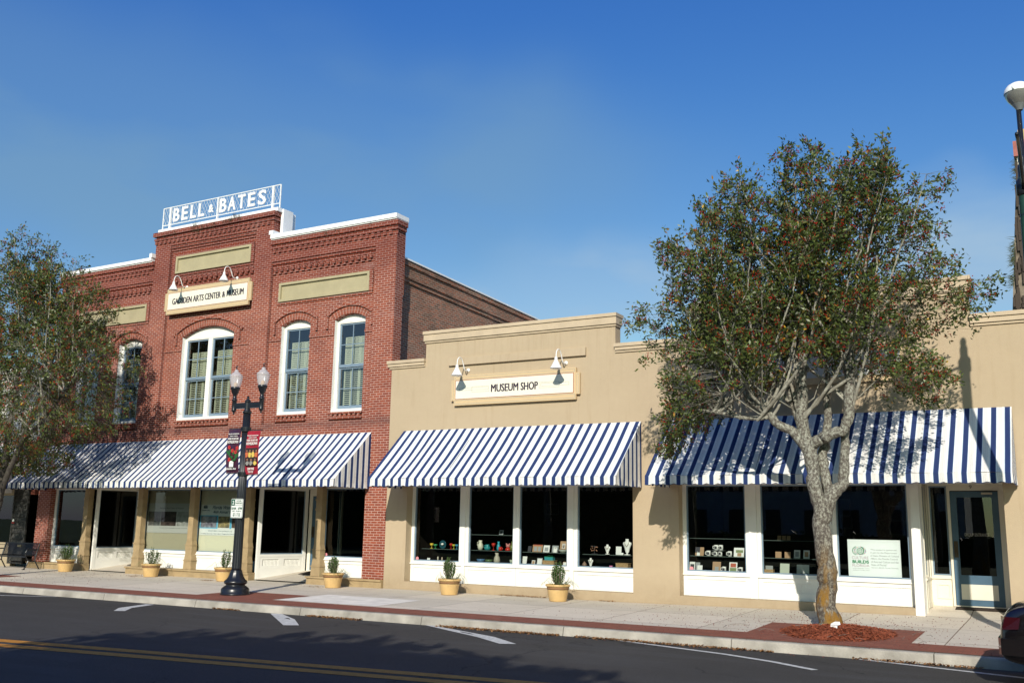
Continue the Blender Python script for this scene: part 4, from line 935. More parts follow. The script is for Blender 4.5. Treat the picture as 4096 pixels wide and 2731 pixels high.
# banners (hung on the brackets: things of their own)
def banner(x0, x1, z0, z1, base, label, left):
    y = -3.73
    rt = empty('street_banner', ((x0+x1)/2, y, z1), label, 'banner', 'banners on the double street lamp')
    m = MB(); N_ = 10
    def yy(x, z): return y-.03-.05*math.sin((z1-z)/(z1-z0)*math.pi)*(1 if left else .7)+.02*math.sin((x-x0)*9)
    for i in range(4):
        for k in range(N_):
            a = x0+(x1-x0)*i/4; b_ = x0+(x1-x0)*(i+1)/4; c = z0+(z1-z0)*k/N_; d = z0+(z1-z0)*(k+1)/N_
            m.face([(a,yy(a,c),c),(b_,yy(b_,c),c),(b_,yy(b_,d),d),(a,yy(a,d),d)])
    m.build('banner_cloth', base, rt, smooth=True)
    wlet = mat('banner_white', (0.75,0.74,0.70), 0.7); yb_ = y-.105; W_ = x1-x0
    H_ = z1-z0
    lt = MB(); text('', 'WELCOME TO DOWNTOWN', x0+.08*W_, x1-.1*W_, yb_+.03, z1-.125*H_, z1-.10*H_, None, rt, mb=lt, bold=.02)
    text('', 'QUINCY, FLORIDA', x0+.2*W_, x1-.2*W_, yb_+.03, z1-.175*H_, z1-.15*H_, None, rt, mb=lt, bold=.018)
    text('', 'WHERE THE ARTS ARE', x0+.08*W_, x1-.1*W_, yb_+.02, z1-.245*H_, z1-.20*H_, None, rt, mb=lt, bold=.018)
    text('', 'HOMEGROWN', x0+.08*W_, x1-.1*W_, yb_+.015, z1-.33*H_, z1-.265*H_, None, rt, mb=lt, bold=.018)
    if left:
        a = x0+.30*W_; b_ = x0+.62*W_; c = z0+.13*H_
        lt.box(a, b_, yb_+.02, yb_+.024, c, c+.10); lt.prism([(a-.01,c+.105),(b_+.01,c+.105),(b_-.03,c+.15),(a+.03,c+.15)], yb_+.02, yb_+.024)
        text('', 'Gadsden Arts', x0+.12*W_, x0+.85*W_, yb_+.02, z0+.07*H_, z0+.115*H_, None, rt, mb=lt, shear=.3, bold=.018)
    else:
        text('', 'QUINCY MUSIC', x0+.25*W_, x0+.75*W_, yb_+.03, z0+.085*H_, z0+.15*H_, None, rt, mb=lt, bold=.02); text('', 'THEATRE', x0+.3*W_, x0+.7*W_, yb_+.03, z0+.03*H_, z0+.075*H_, None, rt, mb=lt, shear=.3)
    lt.build('banner_lettering', wlet, rt)
    rn = random.Random(5 if left else 9)
    cols = {}
    def blob(cx, cz, r, mt, yo, n_=7, sx=1):
        q = cols.setdefault(mt.name, (MB(), mt))[0]; q.prism([(cx+sx*r*math.cos(t)*rn.uniform(.7,1.15), cz+r*math.sin(t)*rn.uniform(.7,1.15)) for t in np.linspace(0, 2*math.pi, n_+1)[:-1]], yo, yo+.002)
    if left:
        gr = mat('leaf_print', (0.02,0.10,0.03), .7); rd = mat('red_flower_print', (0.45,0.03,0.03), .7)
        for k in range(16): blob(x0+rn.uniform(.1,.9)*W_, z0+rn.uniform(.28,.52)*H_, rn.uniform(.03,.06), gr, y-.090+k*.0002, 5)
        for (fx_, fz_) in ((.25,.58),(.85,.56),(.5,.5),(.3,.3),(.75,.47)):
            for t in range(5): blob(x0+(fx_)*W_+.03*math.cos(t*1.26), z0+fz_*H_+.03*math.sin(t*1.26), .026, rd, y-.093-t*.0002, 5)
    else:
        dk = mat('photo_print_dark', (0.03,0.02,0.02), .7); q = MB(); q.box(x0+.03, x1-.03, y-.086, y-.084, z0+.19*H_, z0+.60*H_); q.build('photo_print', dk, rt)
        sk = mat('skin_print', (0.32,0.15,0.09), .7); ye = mat('yellow_dress_print', (0.62,0.45,0.10), .7); orr = mat('orange_dress_print', (0.50,0.13,0.05), .7); gy = mat('grey_dress_print', (0.25,0.24,0.22), .7)
        for j, (fx_, mt) in enumerate(((.15,orr),(.38,ye),(.62,ye),(.85,orr))):
            cx = x0+fx_*W_; blob(cx, z0+.46*H_, .055, mt, y-.0885, 8); blob(cx, z0+.42*H_, .05, mt, y-.089, 8); blob(cx, z0+.535*H_, .026, sk, y-.0895, 8)
        for j, (fx_, mt) in enumerate(((.22,gy),(.5,gy),(.8,ye))):
            cx = x0+fx_*W_; blob(cx, z0+.25*H_, .058, mt, y-.0885, 8); blob(cx, z0+.33*H_, .026, sk, y-.0895, 8)
    for k, (q, mt) in cols.items(): q.build('banner_print', mt, rt)
dkb = mat('dark_blue_red_banner', (0.022,0.016,0.055), 0.75, color2=(0.07,0.010,0.018), nscale=3.5); redb = mat('crimson_banner', (0.30,0.012,0.03), 0.75, noise=.2, nscale=2)
banner(-18.20, -17.76, 2.83, 3.90, dkb, 'dark blue and red banner with flowers on the left of the street lamp', True)
banner(-17.56, -17.12, 2.79, 3.84, redb, 'crimson banner with printed performers on the right of the street lamp', False)
# parking sign on the post
ps = empty('parking_sign', (-17.62, -3.87, 1.72), 'white and green 2 hour parking sign strapped to the street lamp post', 'sign')
m = MB(); y = -3.875; x0, x1, z0, z1 = -17.84, -17.44, 1.74, 2.20
def rr_(x0, x1, z0, z1, r, n=5):
    P = []
    for cx, cz, a in ((x1-r,z1-r,0),(x0+r,z1-r,90),(x0+r,z0+r,180),(x1-r,z0+r,270)):
        for k in range(n+1): t = R(a+90*k/n); P.append((cx+r*math.cos(t), cz+r*math.sin(t)))
    return P
m.prism(rr_(x0,x1,z0,z1,.04), y, y+.004); m.build('sign_plate', mat('sign_white', (0.74,0.75,0.72), 0.35), ps)
gsn = mat('sign_green', (0.015,0.10,0.06), 0.4); g = MB()
A_ = rr_(x0+.008,x1-.008,z0+.008,z1-.008,.034); B_ = rr_(x0+.017,x1-.017,z0+.017,z1-.017,.028)
for i in range(len(A_)): j = (i+1) % len(A_); g.prism([A_[i],A_[j],B_[j],B_[i]], y-.003, y-.001)
g.box(x0+.02, x0+.13, y-.003, y-.001, z1-.155, z1-.02); g.box(x0+.02, x1-.02, y-.003, y-.001, z1-.165, z1-.157)
for (s_, a, b_, c, d, k) in (('HOUR', x0+.18, x0+.34, z1-.07, z1-.035, .0),('PARKING', x0+.15, x1-.03, z1-.125, z1-.085, .0),('8AM - 6PM', x0+.03, x1-.03, z1-.26, z1-.20, .0),('SEC. 70-89.4', x0+.06, x1-.06, z1-.31, z1-.28, .0),('SEC. 70-86', x0+.08, x1-.08, z1-.37, z1-.34, .0)): text('', s_, a, b_, y-.001, c, d, None, ps, mb=g, bold=.015, ext=.003)
g.box(x0+.11, x1-.11, y-.003, y-.001, z0+.055, z0+.065)
for s_ in (0, 1):
    xx = x0+.07 if s_ == 0 else x1-.07; dx = .05 if s_ == 0 else -.05; g.prism([(xx, z0+.06),(xx+dx, z0+.082),(xx+dx, z0+.038)], y-.003, y-.001)
g.build('sign_lettering', gsn, ps)
t2 = MB(); text('', '2', x0+.045, x0+.105, y-.0032, z1-.135, z1-.045, None, ps, mb=t2, bold=.02, ext=.002); t2.build('numeral', mat('sign_white', (0.74,0.75,0.72)), ps)
st_ = MB()
for z in (1.82, 2.12): st_.box(-17.79, -17.53, -3.872, -3.84, z-.01, z+.01)
st_.build('sign_strap', mat('galvanised_tube', (0.35,0.36,0.37)), ps)

# ================================================================== POTTED PLANTS
leaf_g = mat('small_box_leaf', (0.06,0.13,0.022), 0.5, 0.3, color2=(0.02,0.055,0.010), nscale=30)
grass_m = mat('straw_grass', (0.26,0.27,0.13), 0.7, color2=(0.10,0.14,0.05), nscale=20)
soil_m = mat('potting_soil', (0.03,0.02,0.014), 0.95)
def potted(x, label, seed, h=.56, wdt=.2, lop=0.0, big=1.0):
    rt = empty('potted_plant', (x, -.66, side_z(x,-.66)+.003), label, 'potted plant', 'potted shrubs along the shopfronts')
    m = ML(); m.lathe([(.195,0),(.20,.01),(.245,.24),(.248,.255),(.242,.262),(.247,.27),(.25,.30)], n=36); m.build('pot', pot_m, rt, smooth=True)
    m = ML(); m.lathe([(.2545,.262),(.2575,.318)], n=36); m.build('decorated_band', pot_band, rt, smooth=True)
    m = ML(); m.lathe([(.256,.32),(.285,.335),(.29,.35),(.29,.365),(.28,.378),(.262,.378),(.255,.35),(.25,.32)], n=36, capends=False); m.build('pot_rim', pot_m, rt, smooth=True)
    m = ML(); m.lathe([(.25,.325),(.255,.34),(.001,.35)], n=20, capends=False); m.build('soil', soil_m, rt)
    rn = random.Random(seed); lv = ML(); stm = ML()
    for k in range(int(34*big)):
        a = rn.uniform(0, 6.283); r0 = rn.uniform(0, .05); r1 = wdt*math.sqrt(rn.random()); hh = h*(1-.35*(r1/wdt)**2)*rn.uniform(.72, 1.0)
        p0 = Vector((r0*math.cos(a), r0*math.sin(a), .34)); p1 = Vector((r1*math.cos(a)+lop*hh, r1*math.sin(a)*.8, .34+hh)); mid = (p0+p1)/2+Vector((r1*.45*math.cos(a), r1*.45*math.sin(a), -.02))
        stm.tube([p0, mid, p1], [.005, .004, .002], 4, cap=False)
        n_ = int(46*hh/h)
        for j in range(n_):
            t = .12+.88*(j/n_)**.8; q = (1-t)*(1-t)*p0+2*t*(1-t)*mid+t*t*p1; s_ = rn.uniform(.015, .028)
            d = Vector((rn.gauss(0,1), rn.gauss(0,1), rn.gauss(.3,.8))).normalized(); e = d.cross(Vector((rn.gauss(0,1), rn.gauss(0,1), rn.gauss(0,1)))).normalized()
            q = q+d*s_*.8; lv.face([q-d*s_, q+e*s_*.5, q+d*s_*1.1, q-e*s_*.5])
    lv.build('shrub_foliage', leaf_g, rt); stm.build('stems', mat('grey_stem', (0.16,0.13,0.10), 0.9), rt)
    gr = ML()
    for k in range(30):
        a = rn.uniform(0, 6.283) if k % 3 else rn.uniform(-.9,.9); l_ = rn.uniform(.16,.34); r0 = .19; up = rn.uniform(.08,.2)
        P = [Vector((r0*math.cos(a)*.9, r0*math.sin(a)*.9, .345)), Vector(((r0+l_*.35)*math.cos(a), (r0+l_*.35)*math.sin(a), .345+up)), Vector(((r0+l_*.8)*math.cos(a), (r0+l_*.8)*math.sin(a), .345+up*.5-.02)), Vector(((r0+l_)*math.cos(a+.1), (r0+l_)*math.sin(a+.1), .345-.12*rn.random()))]
        gr.tube(P, [.003,.0025,.002,.001], 3, cap=False)
    gr.build('trailing_grass', grass_m, rt)
    return rt
potted(-28.27, 'dark bushy shrub in a yellow pot, nearest the iron bench', 1, .55, .22, .10, 1.0)
potted(-24.27, 'loose leggy shrub in a yellow pot under the dim left-hand poster window', 2, .58, .24, .10, .62)
potted(-21.24, 'loose small shrub in a yellow pot just behind the street lamp', 3, .60, .22, .14, .55)
potted(-17.25, 'compact upright shrub in a yellow pot beside the brick pier', 4, .50, .17, .02, 1.1)
potted(-13.57, 'tall upright shrub in a yellow pot at the left of the museum shop window', 5, .62, .16, .0, 1.2)
potted(-10.58, 'tall upright shrub in a yellow pot at the right of the museum shop window', 6, .62, .17, .0, 1.3)

# ================================================================== SHOP WINDOW GOODS
def cm(n_, c, r=.5): return mat(n_, c, r)
W_ = cm('white_ceramic', (0.78,0.78,0.76), .3)
def lathe_thing(name, label, cat, x, z, prof, m, y=.47, group=None, handle=None, extra=None):
    rt = None
    if handle or extra:
        rt = empty(name, (x, y, z), label, cat, group); q = ML(); q.lathe(prof, n=18, capends=False); q.build('body', m, rt, smooth=True)
        if handle: h = ML(); h.tube(handle, .009, 6); h.build('handle', m, rt, smooth=True)
        if extra: extra(rt)
        return rt
    q = ML(); q.lathe(prof, n=18, capends=False); o = q.build(name, m, None, loc=(x, y, z), smooth=True); return tag(o, label, cat, group)
def goblet(x, z, h, w_, m, label): return lathe_thing('goblet', label, 'glass', x, z, [(w_*.38,0),(w_*.36,.006),(.006,.012),(.006,h*.5),(w_*.35,h*.58),(w_*.5,h*.8),(w_*.45,h),(w_*.43,h),(w_*.4,h*.7),(.001,h*.58)], m, group='glasses on the shop shelf')
yel = cm('yellow_glass', (0.70,0.50,0.06), .2); grn = cm('green_glass', (0.06,0.30,0.12), .2); redg = cm('red_glass', (0.45,0.03,0.02), .2); teal = cm('teal_glaze', (0.02,0.22,0.24), .25)
goblet(-14.91,1.055,.13,.10,yel,'yellow goblet, leftmost glass on the shop shelf'); goblet(-14.79,1.055,.11,.11,grn,'green martini-style glass next to the yellow goblet')
goblet(-14.30,1.055,.14,.09,redg,'red goblet on the left shop shelf'); goblet(-14.215,1.055,.12,.09,cm('lime_glass',(0.45,0.42,0.05),.2),'lime yellow goblet between the red and the blue ones'); goblet(-14.12,1.055,.12,.09,cm('blue_glass',(0.05,0.25,0.40),.2),'blue goblet at the right end of the left shop shelf')
rt = empty('glass_plate', (-14.57,.5,1.055), 'dark teal glass plate standing upright with a white shell on it', 'plate'); q = ML(); q.lathe([(.001,0),(.10,.012),(.11,.02),(.105,.024),(.001,.008)], n=24, capends=False); q.v = [(a,-c,b_+.105) for a,b_,c in q.v]; q.build('dish', cm('dark_teal_glass',(0.015,0.07,0.09),.15), rt, smooth=True); q = ML(); q.lathe([(.001,0),(.05,.004),(.03,.03),(.001,.035)], n=14, capends=False); q.v = [(a,-c-.03,b_*.7+.115) for a,b_,c in q.v]; q.build('shell', W_, rt, smooth=True)
def pitch(x, z, h, w_, m, name, label, cat='jug', y=.47): return lathe_thing(name, label, cat, x, z, [(.001,0),(w_*.35,0),(w_*.5,h*.3),(w_*.45,h*.55),(w_*.25,h*.8),(w_*.32,h),(w_*.3,h),(w_*.22,h*.8),(.001,h*.5)], m, y, handle=[(-w_*.24,0,h*.85),(-w_*.6,0,h*.8),(-w_*.62,0,h*.5),(-w_*.42,0,h*.35)])
def ris(x, z0, z1): pass
pitch(-13.40,1.055,.24,.15,cm('speckled_cream',(0.62,0.60,0.48),.4),'pitcher','cream speckled pitcher on the second shop shelf')
pitch(-13.19,1.055,.14,.17,teal,'teapot','dark teal pot next to the cream pitcher','pot')
goblet(-13.01,1.055,.18,.10,redg,'red ceramic goblet right of the teal pot')
def vase(x, z, h, w_, m, label, y=.47): return lathe_thing('vase', label, 'vase', x, z, [(.001,0),(w_*.42,0),(w_*.5,h*.25),(w_*.42,h*.55),(w_*.22,h*.8),(w_*.34,h),(w_*.3,h),(w_*.18,h*.8),(.001,h*.4)], m, y)
vase(-12.86,1.055,.22,.10,cm('turquoise_glaze',(0.03,0.30,0.38),.25),'turquoise vase on the second shop shelf')
lathe_thing('mug','small red mug below the turquoise vase','mug',-12.78,1.055,[(.001,0),(.045,0),(.045,.09),(.04,.09),(.038,.01),(.001,.01)],redg,.42,handle=[(.04,0,.075),(.07,0,.06),(.065,0,.03),(.04,0,.02)])
rt = empty('figurine', (-12.60,.5,1.055), 'red and pink glazed pottery figurine on the second shop shelf', 'figurine'); q = ML(); q.lathe([(.001,0),(.07,0),(.075,.03),(.05,.07),(.03,.085)], n=14, capends=False); q.build('body', redg, rt, smooth=True); q = ML(); q.lathe([(.03,.08),(.055,.10),(.055,.14),(.03,.16),(.001,.165)], n=14, capends=False); q.lathe([(.001,.14),(.02,.15),(.018,.18),(.001,.185)], c=(-.045,0,0), n=8); q.lathe([(.001,.14),(.02,.15),(.018,.18),(.001,.185)], c=(.045,0,0), n=8); q.build('head', cm('pink_glaze',(0.50,0.20,0.18),.3), rt, smooth=True)
lathe_thing('bottle','olive green rounded bottle at the right end of the second shelf','bottle',-12.47,1.055,[(.001,0),(.045,0),(.055,.06),(.05,.12),(.015,.16),(.014,.22),(.02,.23),(.001,.235)],cm('olive_glaze',(0.13,0.15,0.04),.3))
def bowl(x, z, h, w_, m, label): return lathe_thing('bowl', label, 'bowl', x, z, [(.001,0),(w_*.3,0),(w_*.42,h*.5),(w_*.5,h),(w_*.48,h),(w_*.38,h*.45),(.001,h*.15)], m)
bowl(-13.38,.737,.09,.22,cm('blue_glaze',(0.07,0.16,0.30),.3),'blue bowl on the shop sill'); bowl(-13.14,.737,.085,.21,cm('moss_glaze',(0.08,0.13,0.06),.3),'moss green bowl right of the blue bowl')
vase(-12.90,.737,.26,.17,cm('grey_stoneware',(0.40,0.37,0.30),.5),'tall grey stoneware vase on the shop sill'); lathe_thing('cup','pale green cup right of the tall grey vase','cup',-12.48,.737,[(.001,0),(.03,0),(.045,.10),(.04,.10),(.001,.02)],cm('celadon',(0.35,0.40,0.32),.4))
lathe_thing('salt_shaker','small brown and white shaker on the left shop sill','shaker',-14.70,.737,[(.001,0),(.022,0),(.02,.08),(.012,.11),(.001,.115)],cm('cream_glaze',(0.6,0.55,0.45),.4)); lathe_thing('pepper_shaker','small striped shaker right of the brown and white one','shaker',-14.57,.737,[(.001,0),(.025,0),(.018,.06),(.014,.10),(.001,.105)],cm('tan_glaze',(0.5,0.4,0.3),.4))
def card(x, z, w_, h, m, label, name='greeting_card', y=.50, lean=.25, inner=None, cat='card', group=None, th=.006):
    rt = empty(name, (x, y, z), label, cat, group)
    def pan(mb, a, b_, c, d, o, t_):
        P = lambda u, v, n_: (u, v*math.sin(lean)-n_*math.cos(lean), v*math.cos(lean)+n_*math.sin(lean)*0)
        vs = [P(a,c,o),P(b_,c,o),P(b_,d,o),P(a,d,o),P(a,c,o+t_),P(b_,c,o+t_),P(b_,d,o+t_),P(a,d,o+t_)]; mb.idx(vs, [(0,1,2,3),(7,6,5,4),(0,4,5,1),(1,5,6,2),(2,6,7,3),(3,7,4,0)])
    q = ML(); pan(q, -w_/2, w_/2, 0, h, 0, th); q.build('board', m, rt)
    if inner:
        for (a, b_, c, d, mi) in inner: q = ML(); pan(q, -w_/2+a*w_, -w_/2+b_*w_, c*h, d*h, th+.001, .002); q.build('printed_area', mi, rt)
    return rt
tanc = cm('kraft_print',(0.38,0.24,0.14),.6); whc = cm('white_card',(0.74,0.75,0.74),.6); dkc = cm('dark_print',(0.05,0.05,0.06),.5); gyc = cm('grey_print',(0.30,0.32,0.33),.6); redc = cm('red_print',(0.42,0.10,0.06),.6); pnk = cm('pink_card',(0.55,0.18,0.35),.6); grc = cm('green_print',(0.20,0.25,0.12),.6)
G3 = 'cards and prints in the shop windows'
card(-15.02,.737,.09,.07,whc,'small white folded card at the far left of the shop sill'); card(-12.81,1.445,.12,.12,gyc,'small grey card on the highest shop shelf',inner=[(.2,.8,.2,.8,dkc)])
card(-11.98,1.05,.10,.14,dkc,'dark book at the left end of the third shop shelf',group=G3); card(-11.76,1.05,.28,.18,tanc,'wide kraft print with an orange top edge on the third shelf',inner=[(.05,.95,.88,1,redc),(.15,.45,.1,.7,gyc),(.55,.85,.1,.7,gyc)],group=G3)
card(-11.51,1.05,.17,.17,whc,'white print with a small frame in front on the third shelf',inner=[(.2,.8,.15,.7,gyc)],group=G3); card(-11.27,1.05,.17,.17,gyc,'grey print with a small white frame on the third shelf',inner=[(.25,.75,.15,.75,whc),(.33,.67,.22,.68,tanc)],group=G3)
card(-11.05,1.13,.20,.20,tanc,'brown square book at the top right of the third shelf',inner=[(.3,.7,.1,.7,whc),(.36,.64,.16,.64,tanc)],group=G3,y=.53); card(-11.22,1.05,.09,.10,whc,'white tented card before the brown square book',y=.42,group=G3)
bowl(-11.03,1.05,.075,.22,cm('frosted_dish',(0.35,0.38,0.34),.3),'frosted glass dish at the right end of the third shelf')
card(-12.13,.737,.13,.20,whc,'blank white board leaning at the left of the third sill',group=G3); card(-11.87,.737,.09,.11,whc,'small white frame on the third sill',inner=[(.15,.85,.12,.88,tanc)],group=G3); card(-11.70,.737,.15,.17,gyc,'grey patterned card on the third sill',inner=[(.1,.9,.1,.9,whc)],group=G3)
wick = mat('wicker', (0.50,0.34,0.17), 0.8, color2=(0.28,0.17,0.08), nscale=45, bump=.6, bscale=60)
def basket(x, label, w_=.31, h=.12, fill=None):
    rt = empty('basket', (x, .52, .737), label, 'basket', 'wicker baskets in the shop window'); q = ML(); q.box(-w_/2, w_/2, -.09, .09, 0, h-.012); q.build('basket_body', wick, rt); q = ML(); frame_box(q, -w_/2-.006, w_/2+.006, 0, 0, 0, 0, 0) if False else None; q.box(-w_/2-.008, w_/2+.008, -.098, .098, h-.011, h); q.build('basket_rim', wick, rt); return rt
basket(-11.42,'wicker basket with a teal box on top in the museum shop window'); basket(-9.46,'wicker basket with scraps of cloth at the right of the shop window')
rt = empty('gift_box', (-11.42,.52,.858), 'teal gift box standing on the wicker basket', 'box'); q = ML(); q.box(-.115,.115,-.06,.06,0,.075); q.build('box_body', cm('teal_card',(0.03,0.26,0.30),.5), rt); q = ML(); q.box(-.12,.12,-.064,.064,.0755,.088); q.tube([(-.05,0,.088),(-.05,0,.125),(.08,0,.125),(.08,0,.088)], .006, 6); q.build('box_lid', cm('green_card',(0.03,0.25,0.12),.5), rt)
card(-11.0,.737,.10,.10,tanc,'small tan frame right of the basket',inner=[(.12,.88,.12,.88,whc)],group=G3)
def bust(x, z, h, w_, label, neck=True):
    rt = empty('necklace_bust', (x, .5, z), label, 'jewellery bust', 'white necklace busts')
    q = ML(); q.lathe([(w_*.35,0),(w_*.35,.012),(.02,.02),(.018,h*.2)], n=14); q.build('foot', W_, rt, smooth=True)
    q = ML(); N_ = 10; sec = [(.18,.05,h*.15),(.32,.09,h*.45),(.50,.10,h*.68),(.46,.11,h*.78),(.20,.09,h*.84),(.17,.08,h*.93),(.19,.08,h)]
    vs = []; fs = []
    for (a, b_, zz) in sec:
        for j in range(N_): t = 2*math.pi*j/N_; vs.append((a*w_*math.cos(t), b_*w_*3*math.sin(t)*.5-.0, zz))
    for i in range(len(sec)-1):
        for j in range(N_): fs.append((i*N_+j, i*N_+(j+1) % N_, (i+1)*N_+(j+1) % N_, (i+1)*N_+j))
    fs.append(tuple((len(sec)-1)*N_+j for j in range(N_))); q.idx(vs, fs); q.build('torso', W_, rt, smooth=True)
    q = ML(); q.tube([(-.25*w_,-.10*w_,h*.82),(-.15*w_,-.17*w_,h*.62),(0,-.18*w_,h*.52),(.15*w_,-.17*w_,h*.62),(.25*w_,-.10*w_,h*.82)], .006, 5); q.build('necklace', cm('bronze_beads',(0.18,0.13,0.07),.4), rt)
bust(-9.86,1.045,.23,.16,'small white necklace bust on the right-hand shop shelf'); bust(-9.35,1.045,.37,.23,'large white necklace bust at the right end of the shelf'); bust(-10.30,.737,.21,.14,'white necklace bust standing on the right-hand shop sill')
rt = empty('jewellery_stand', (-10.20,.5,1.045), 'small dark jewellery tree hung with earrings on the right-hand shelf', 'jewellery stand'); q = ML(); q.lathe([(.08,0),(.08,.008),(.006,.012),(.006,.2)], n=10); q.tube([(-.10,0,.19),(.09,0,.17)], .006, 5); q.build('stand', dkc, rt)
rn = random.Random(4); q = ML()
for k in range(14): xx = rn.uniform(-.1,.1); zz = rn.uniform(.05,.17); q.lathe([(.001,zz),(.012,zz+.012),(.001,zz+.03)], c=(xx,-.02,0), n=6)
q.build('earrings', cm('copper_beads',(0.42,0.22,0.14),.4), rt)
card(-9.57,1.045,.14,.19,whc,'white upright card between the two necklace busts',group=G3,lean=.08); card(-9.46,1.045,.08,.05,whc,'low white tented card beside the large bust',group=G3,y=.43)
lathe_thing('seashell','brown conch shell on the right-hand shop sill','shell',-10.45,.737,[(.001,0),(.04,.01),(.06,.05),(.045,.08),(.02,.11),(.001,.13)],cm('shell_brown',(0.25,0.16,0.12),.4))
card(-9.77,.737,.08,.05,pnk,'small pink card on the right-hand shop sill',group=G3,lean=.1)
mug0 = lathe_thing('mug','x','mug',-7.35,1.087,[(.001,0),(.046,0),(.046,.115),(.041,.115),(.04,.01),(.001,.01)],W_,.46,handle=[(-.04,0,.095),(-.075,0,.085),(-.078,0,.04),(-.042,0,.025)],group='white printed mugs in the shop window')
q = ML(); q.box(-.022,.028,-.0485,-.046,.03,.085); q.build('printed_motif', dkc, mug0)
for i, (x, z, y, lb) in enumerate(((-7.35,1.087,.46,'white mug, leftmost of the row on the shelf'),(-7.19,1.087,.46,'second white mug in the row on the shelf'),(-7.08,1.087,.46,'white mug under the right one of the upper pair'),(-6.86,1.087,.46,'rightmost white mug of the row on the shelf'),(-7.17,1.217,.46,'left one of the two white mugs stacked on top'),(-7.06,1.217,.46,'right one of the two white mugs stacked on top'),(-7.00,.747,.46,'white mug with a dark fish on the sill'),(-6.62,.747,.46,'white mug with a red mark at the right of the sill'))):
    c = mug0 if i == 0 else copy_tree(mug0); c.location = (x, y, z); c['label'] = lb
tr = MB(); tr.box(-7.25, -6.98, .38, .54, 1.207, 1.215); tag(tr.build('display_tray', cm('shelf_acrylic',(0.2,0.22,0.22),.2)), 'clear tray between the two tiers of white mugs', 'tray')
card(-7.58,1.087,.20,.19,tanc,'brown print at the left end of the mug shelf',inner=[(.0,.55,.35,1,dkc),(.2,.55,0,.5,whc)],group=G3); card(-6.67,1.087,.23,.20,whc,'white fish print at the right end of the mug shelf',inner=[(.2,.9,.45,.75,grc),(.35,.75,.05,.42,tanc)],group=G3)
card(-7.76,.747,.13,.20,whc,'white bordered seascape print at the left of the sill',inner=[(.15,.85,.15,.75,dkc),(.15,.85,.15,.4,gyc)],group=G3); card(-7.65,.747,.10,.19,gyc,'grey card behind the seascape print',group=G3,y=.56); card(-7.56,.747,.12,.13,whc,'plain white card on the sill',group=G3,y=.44)
card(-7.19,.747,.19,.22,tanc,'tan print with a small blue-grey picture on the sill',inner=[(.3,.75,.05,.5,gyc)],group=G3); card(-6.81,.747,.18,.22,whc,'black and white patterned print on the sill',inner=[(.15,.85,.5,.9,redc),(.1,.9,.08,.45,grc)],group=G3)
card(-5.79,1.092,.13,.13,tanc,'square tan tile with a feather, left one of the pair',group=G3,lean=.1); card(-5.59,1.092,.13,.13,tanc,'square tan tile, right one of the pair',group=G3,lean=.1); card(-5.39,1.092,.13,.18,whc,'cream frame on a black easel beside the tiles',inner=[(.2,.8,.2,.8,gyc)],group=G3); card(-5.19,1.092,.13,.18,whc,'cream frame on a black easel left of the trunk',inner=[(.2,.8,.2,.8,tanc)],group=G3)
for x, lb in ((-5.76,'tiny wooden easel picture, left of three'),(-5.66,'tiny wooden easel picture, middle of three'),(-5.56,'tiny wooden easel picture, right of three')): card(x,1.467,.08,.10,cm('wood_print',(0.25,0.15,0.08),.6),lb,group='tiny easel pictures on the upper shelf')
card(-5.67,.747,.20,.24,cm('pale_green_card',(0.45,0.50,0.42),.6),'pale green card standing tall on the sill',group=G3); card(-5.28,.747,.26,.22,whc,'stack of white prints on the sill left of the trunk',group=G3,inner=[(.3,.95,.03,.2,gyc)]); card(-4.56,.747,.12,.26,whc,'white cards standing just right of the trunk',group=G3,lean=.1)
rt = empty('card_box', (-6.0,.5,.747), 'woven tan box of cards on the sill by the cream post', 'box'); q = ML(); q.box(-.10,.10,-.06,.06,0,.09); q.build('box_body', wick, rt); q = ML(); q.box(-.08,.08,.0,.012,.09,.17); q.build('cards', gyc, rt)
# alarm stickers
for x, z, y, lb in ((-18.28,.80,.222,'round pink alarm sticker on the glass beside the brick pier'),(-15.24,.79,.302,'round pink alarm sticker in the left corner of the museum shop glass'),(-7.70,.80,.302,'round pink alarm sticker in the corner of the mug window')):
    q = ML(); q.lathe([(.045,0),(.045,.002)], n=20); q.v = [(a,-c,b_) for a,b_,c in q.v]; o = q.build('alarm_sticker', cm('pink_sticker',(0.65,0.25,0.28),.5), None, loc=(x,y,z)); tag(o, lb, 'sticker', 'alarm stickers in the windows')
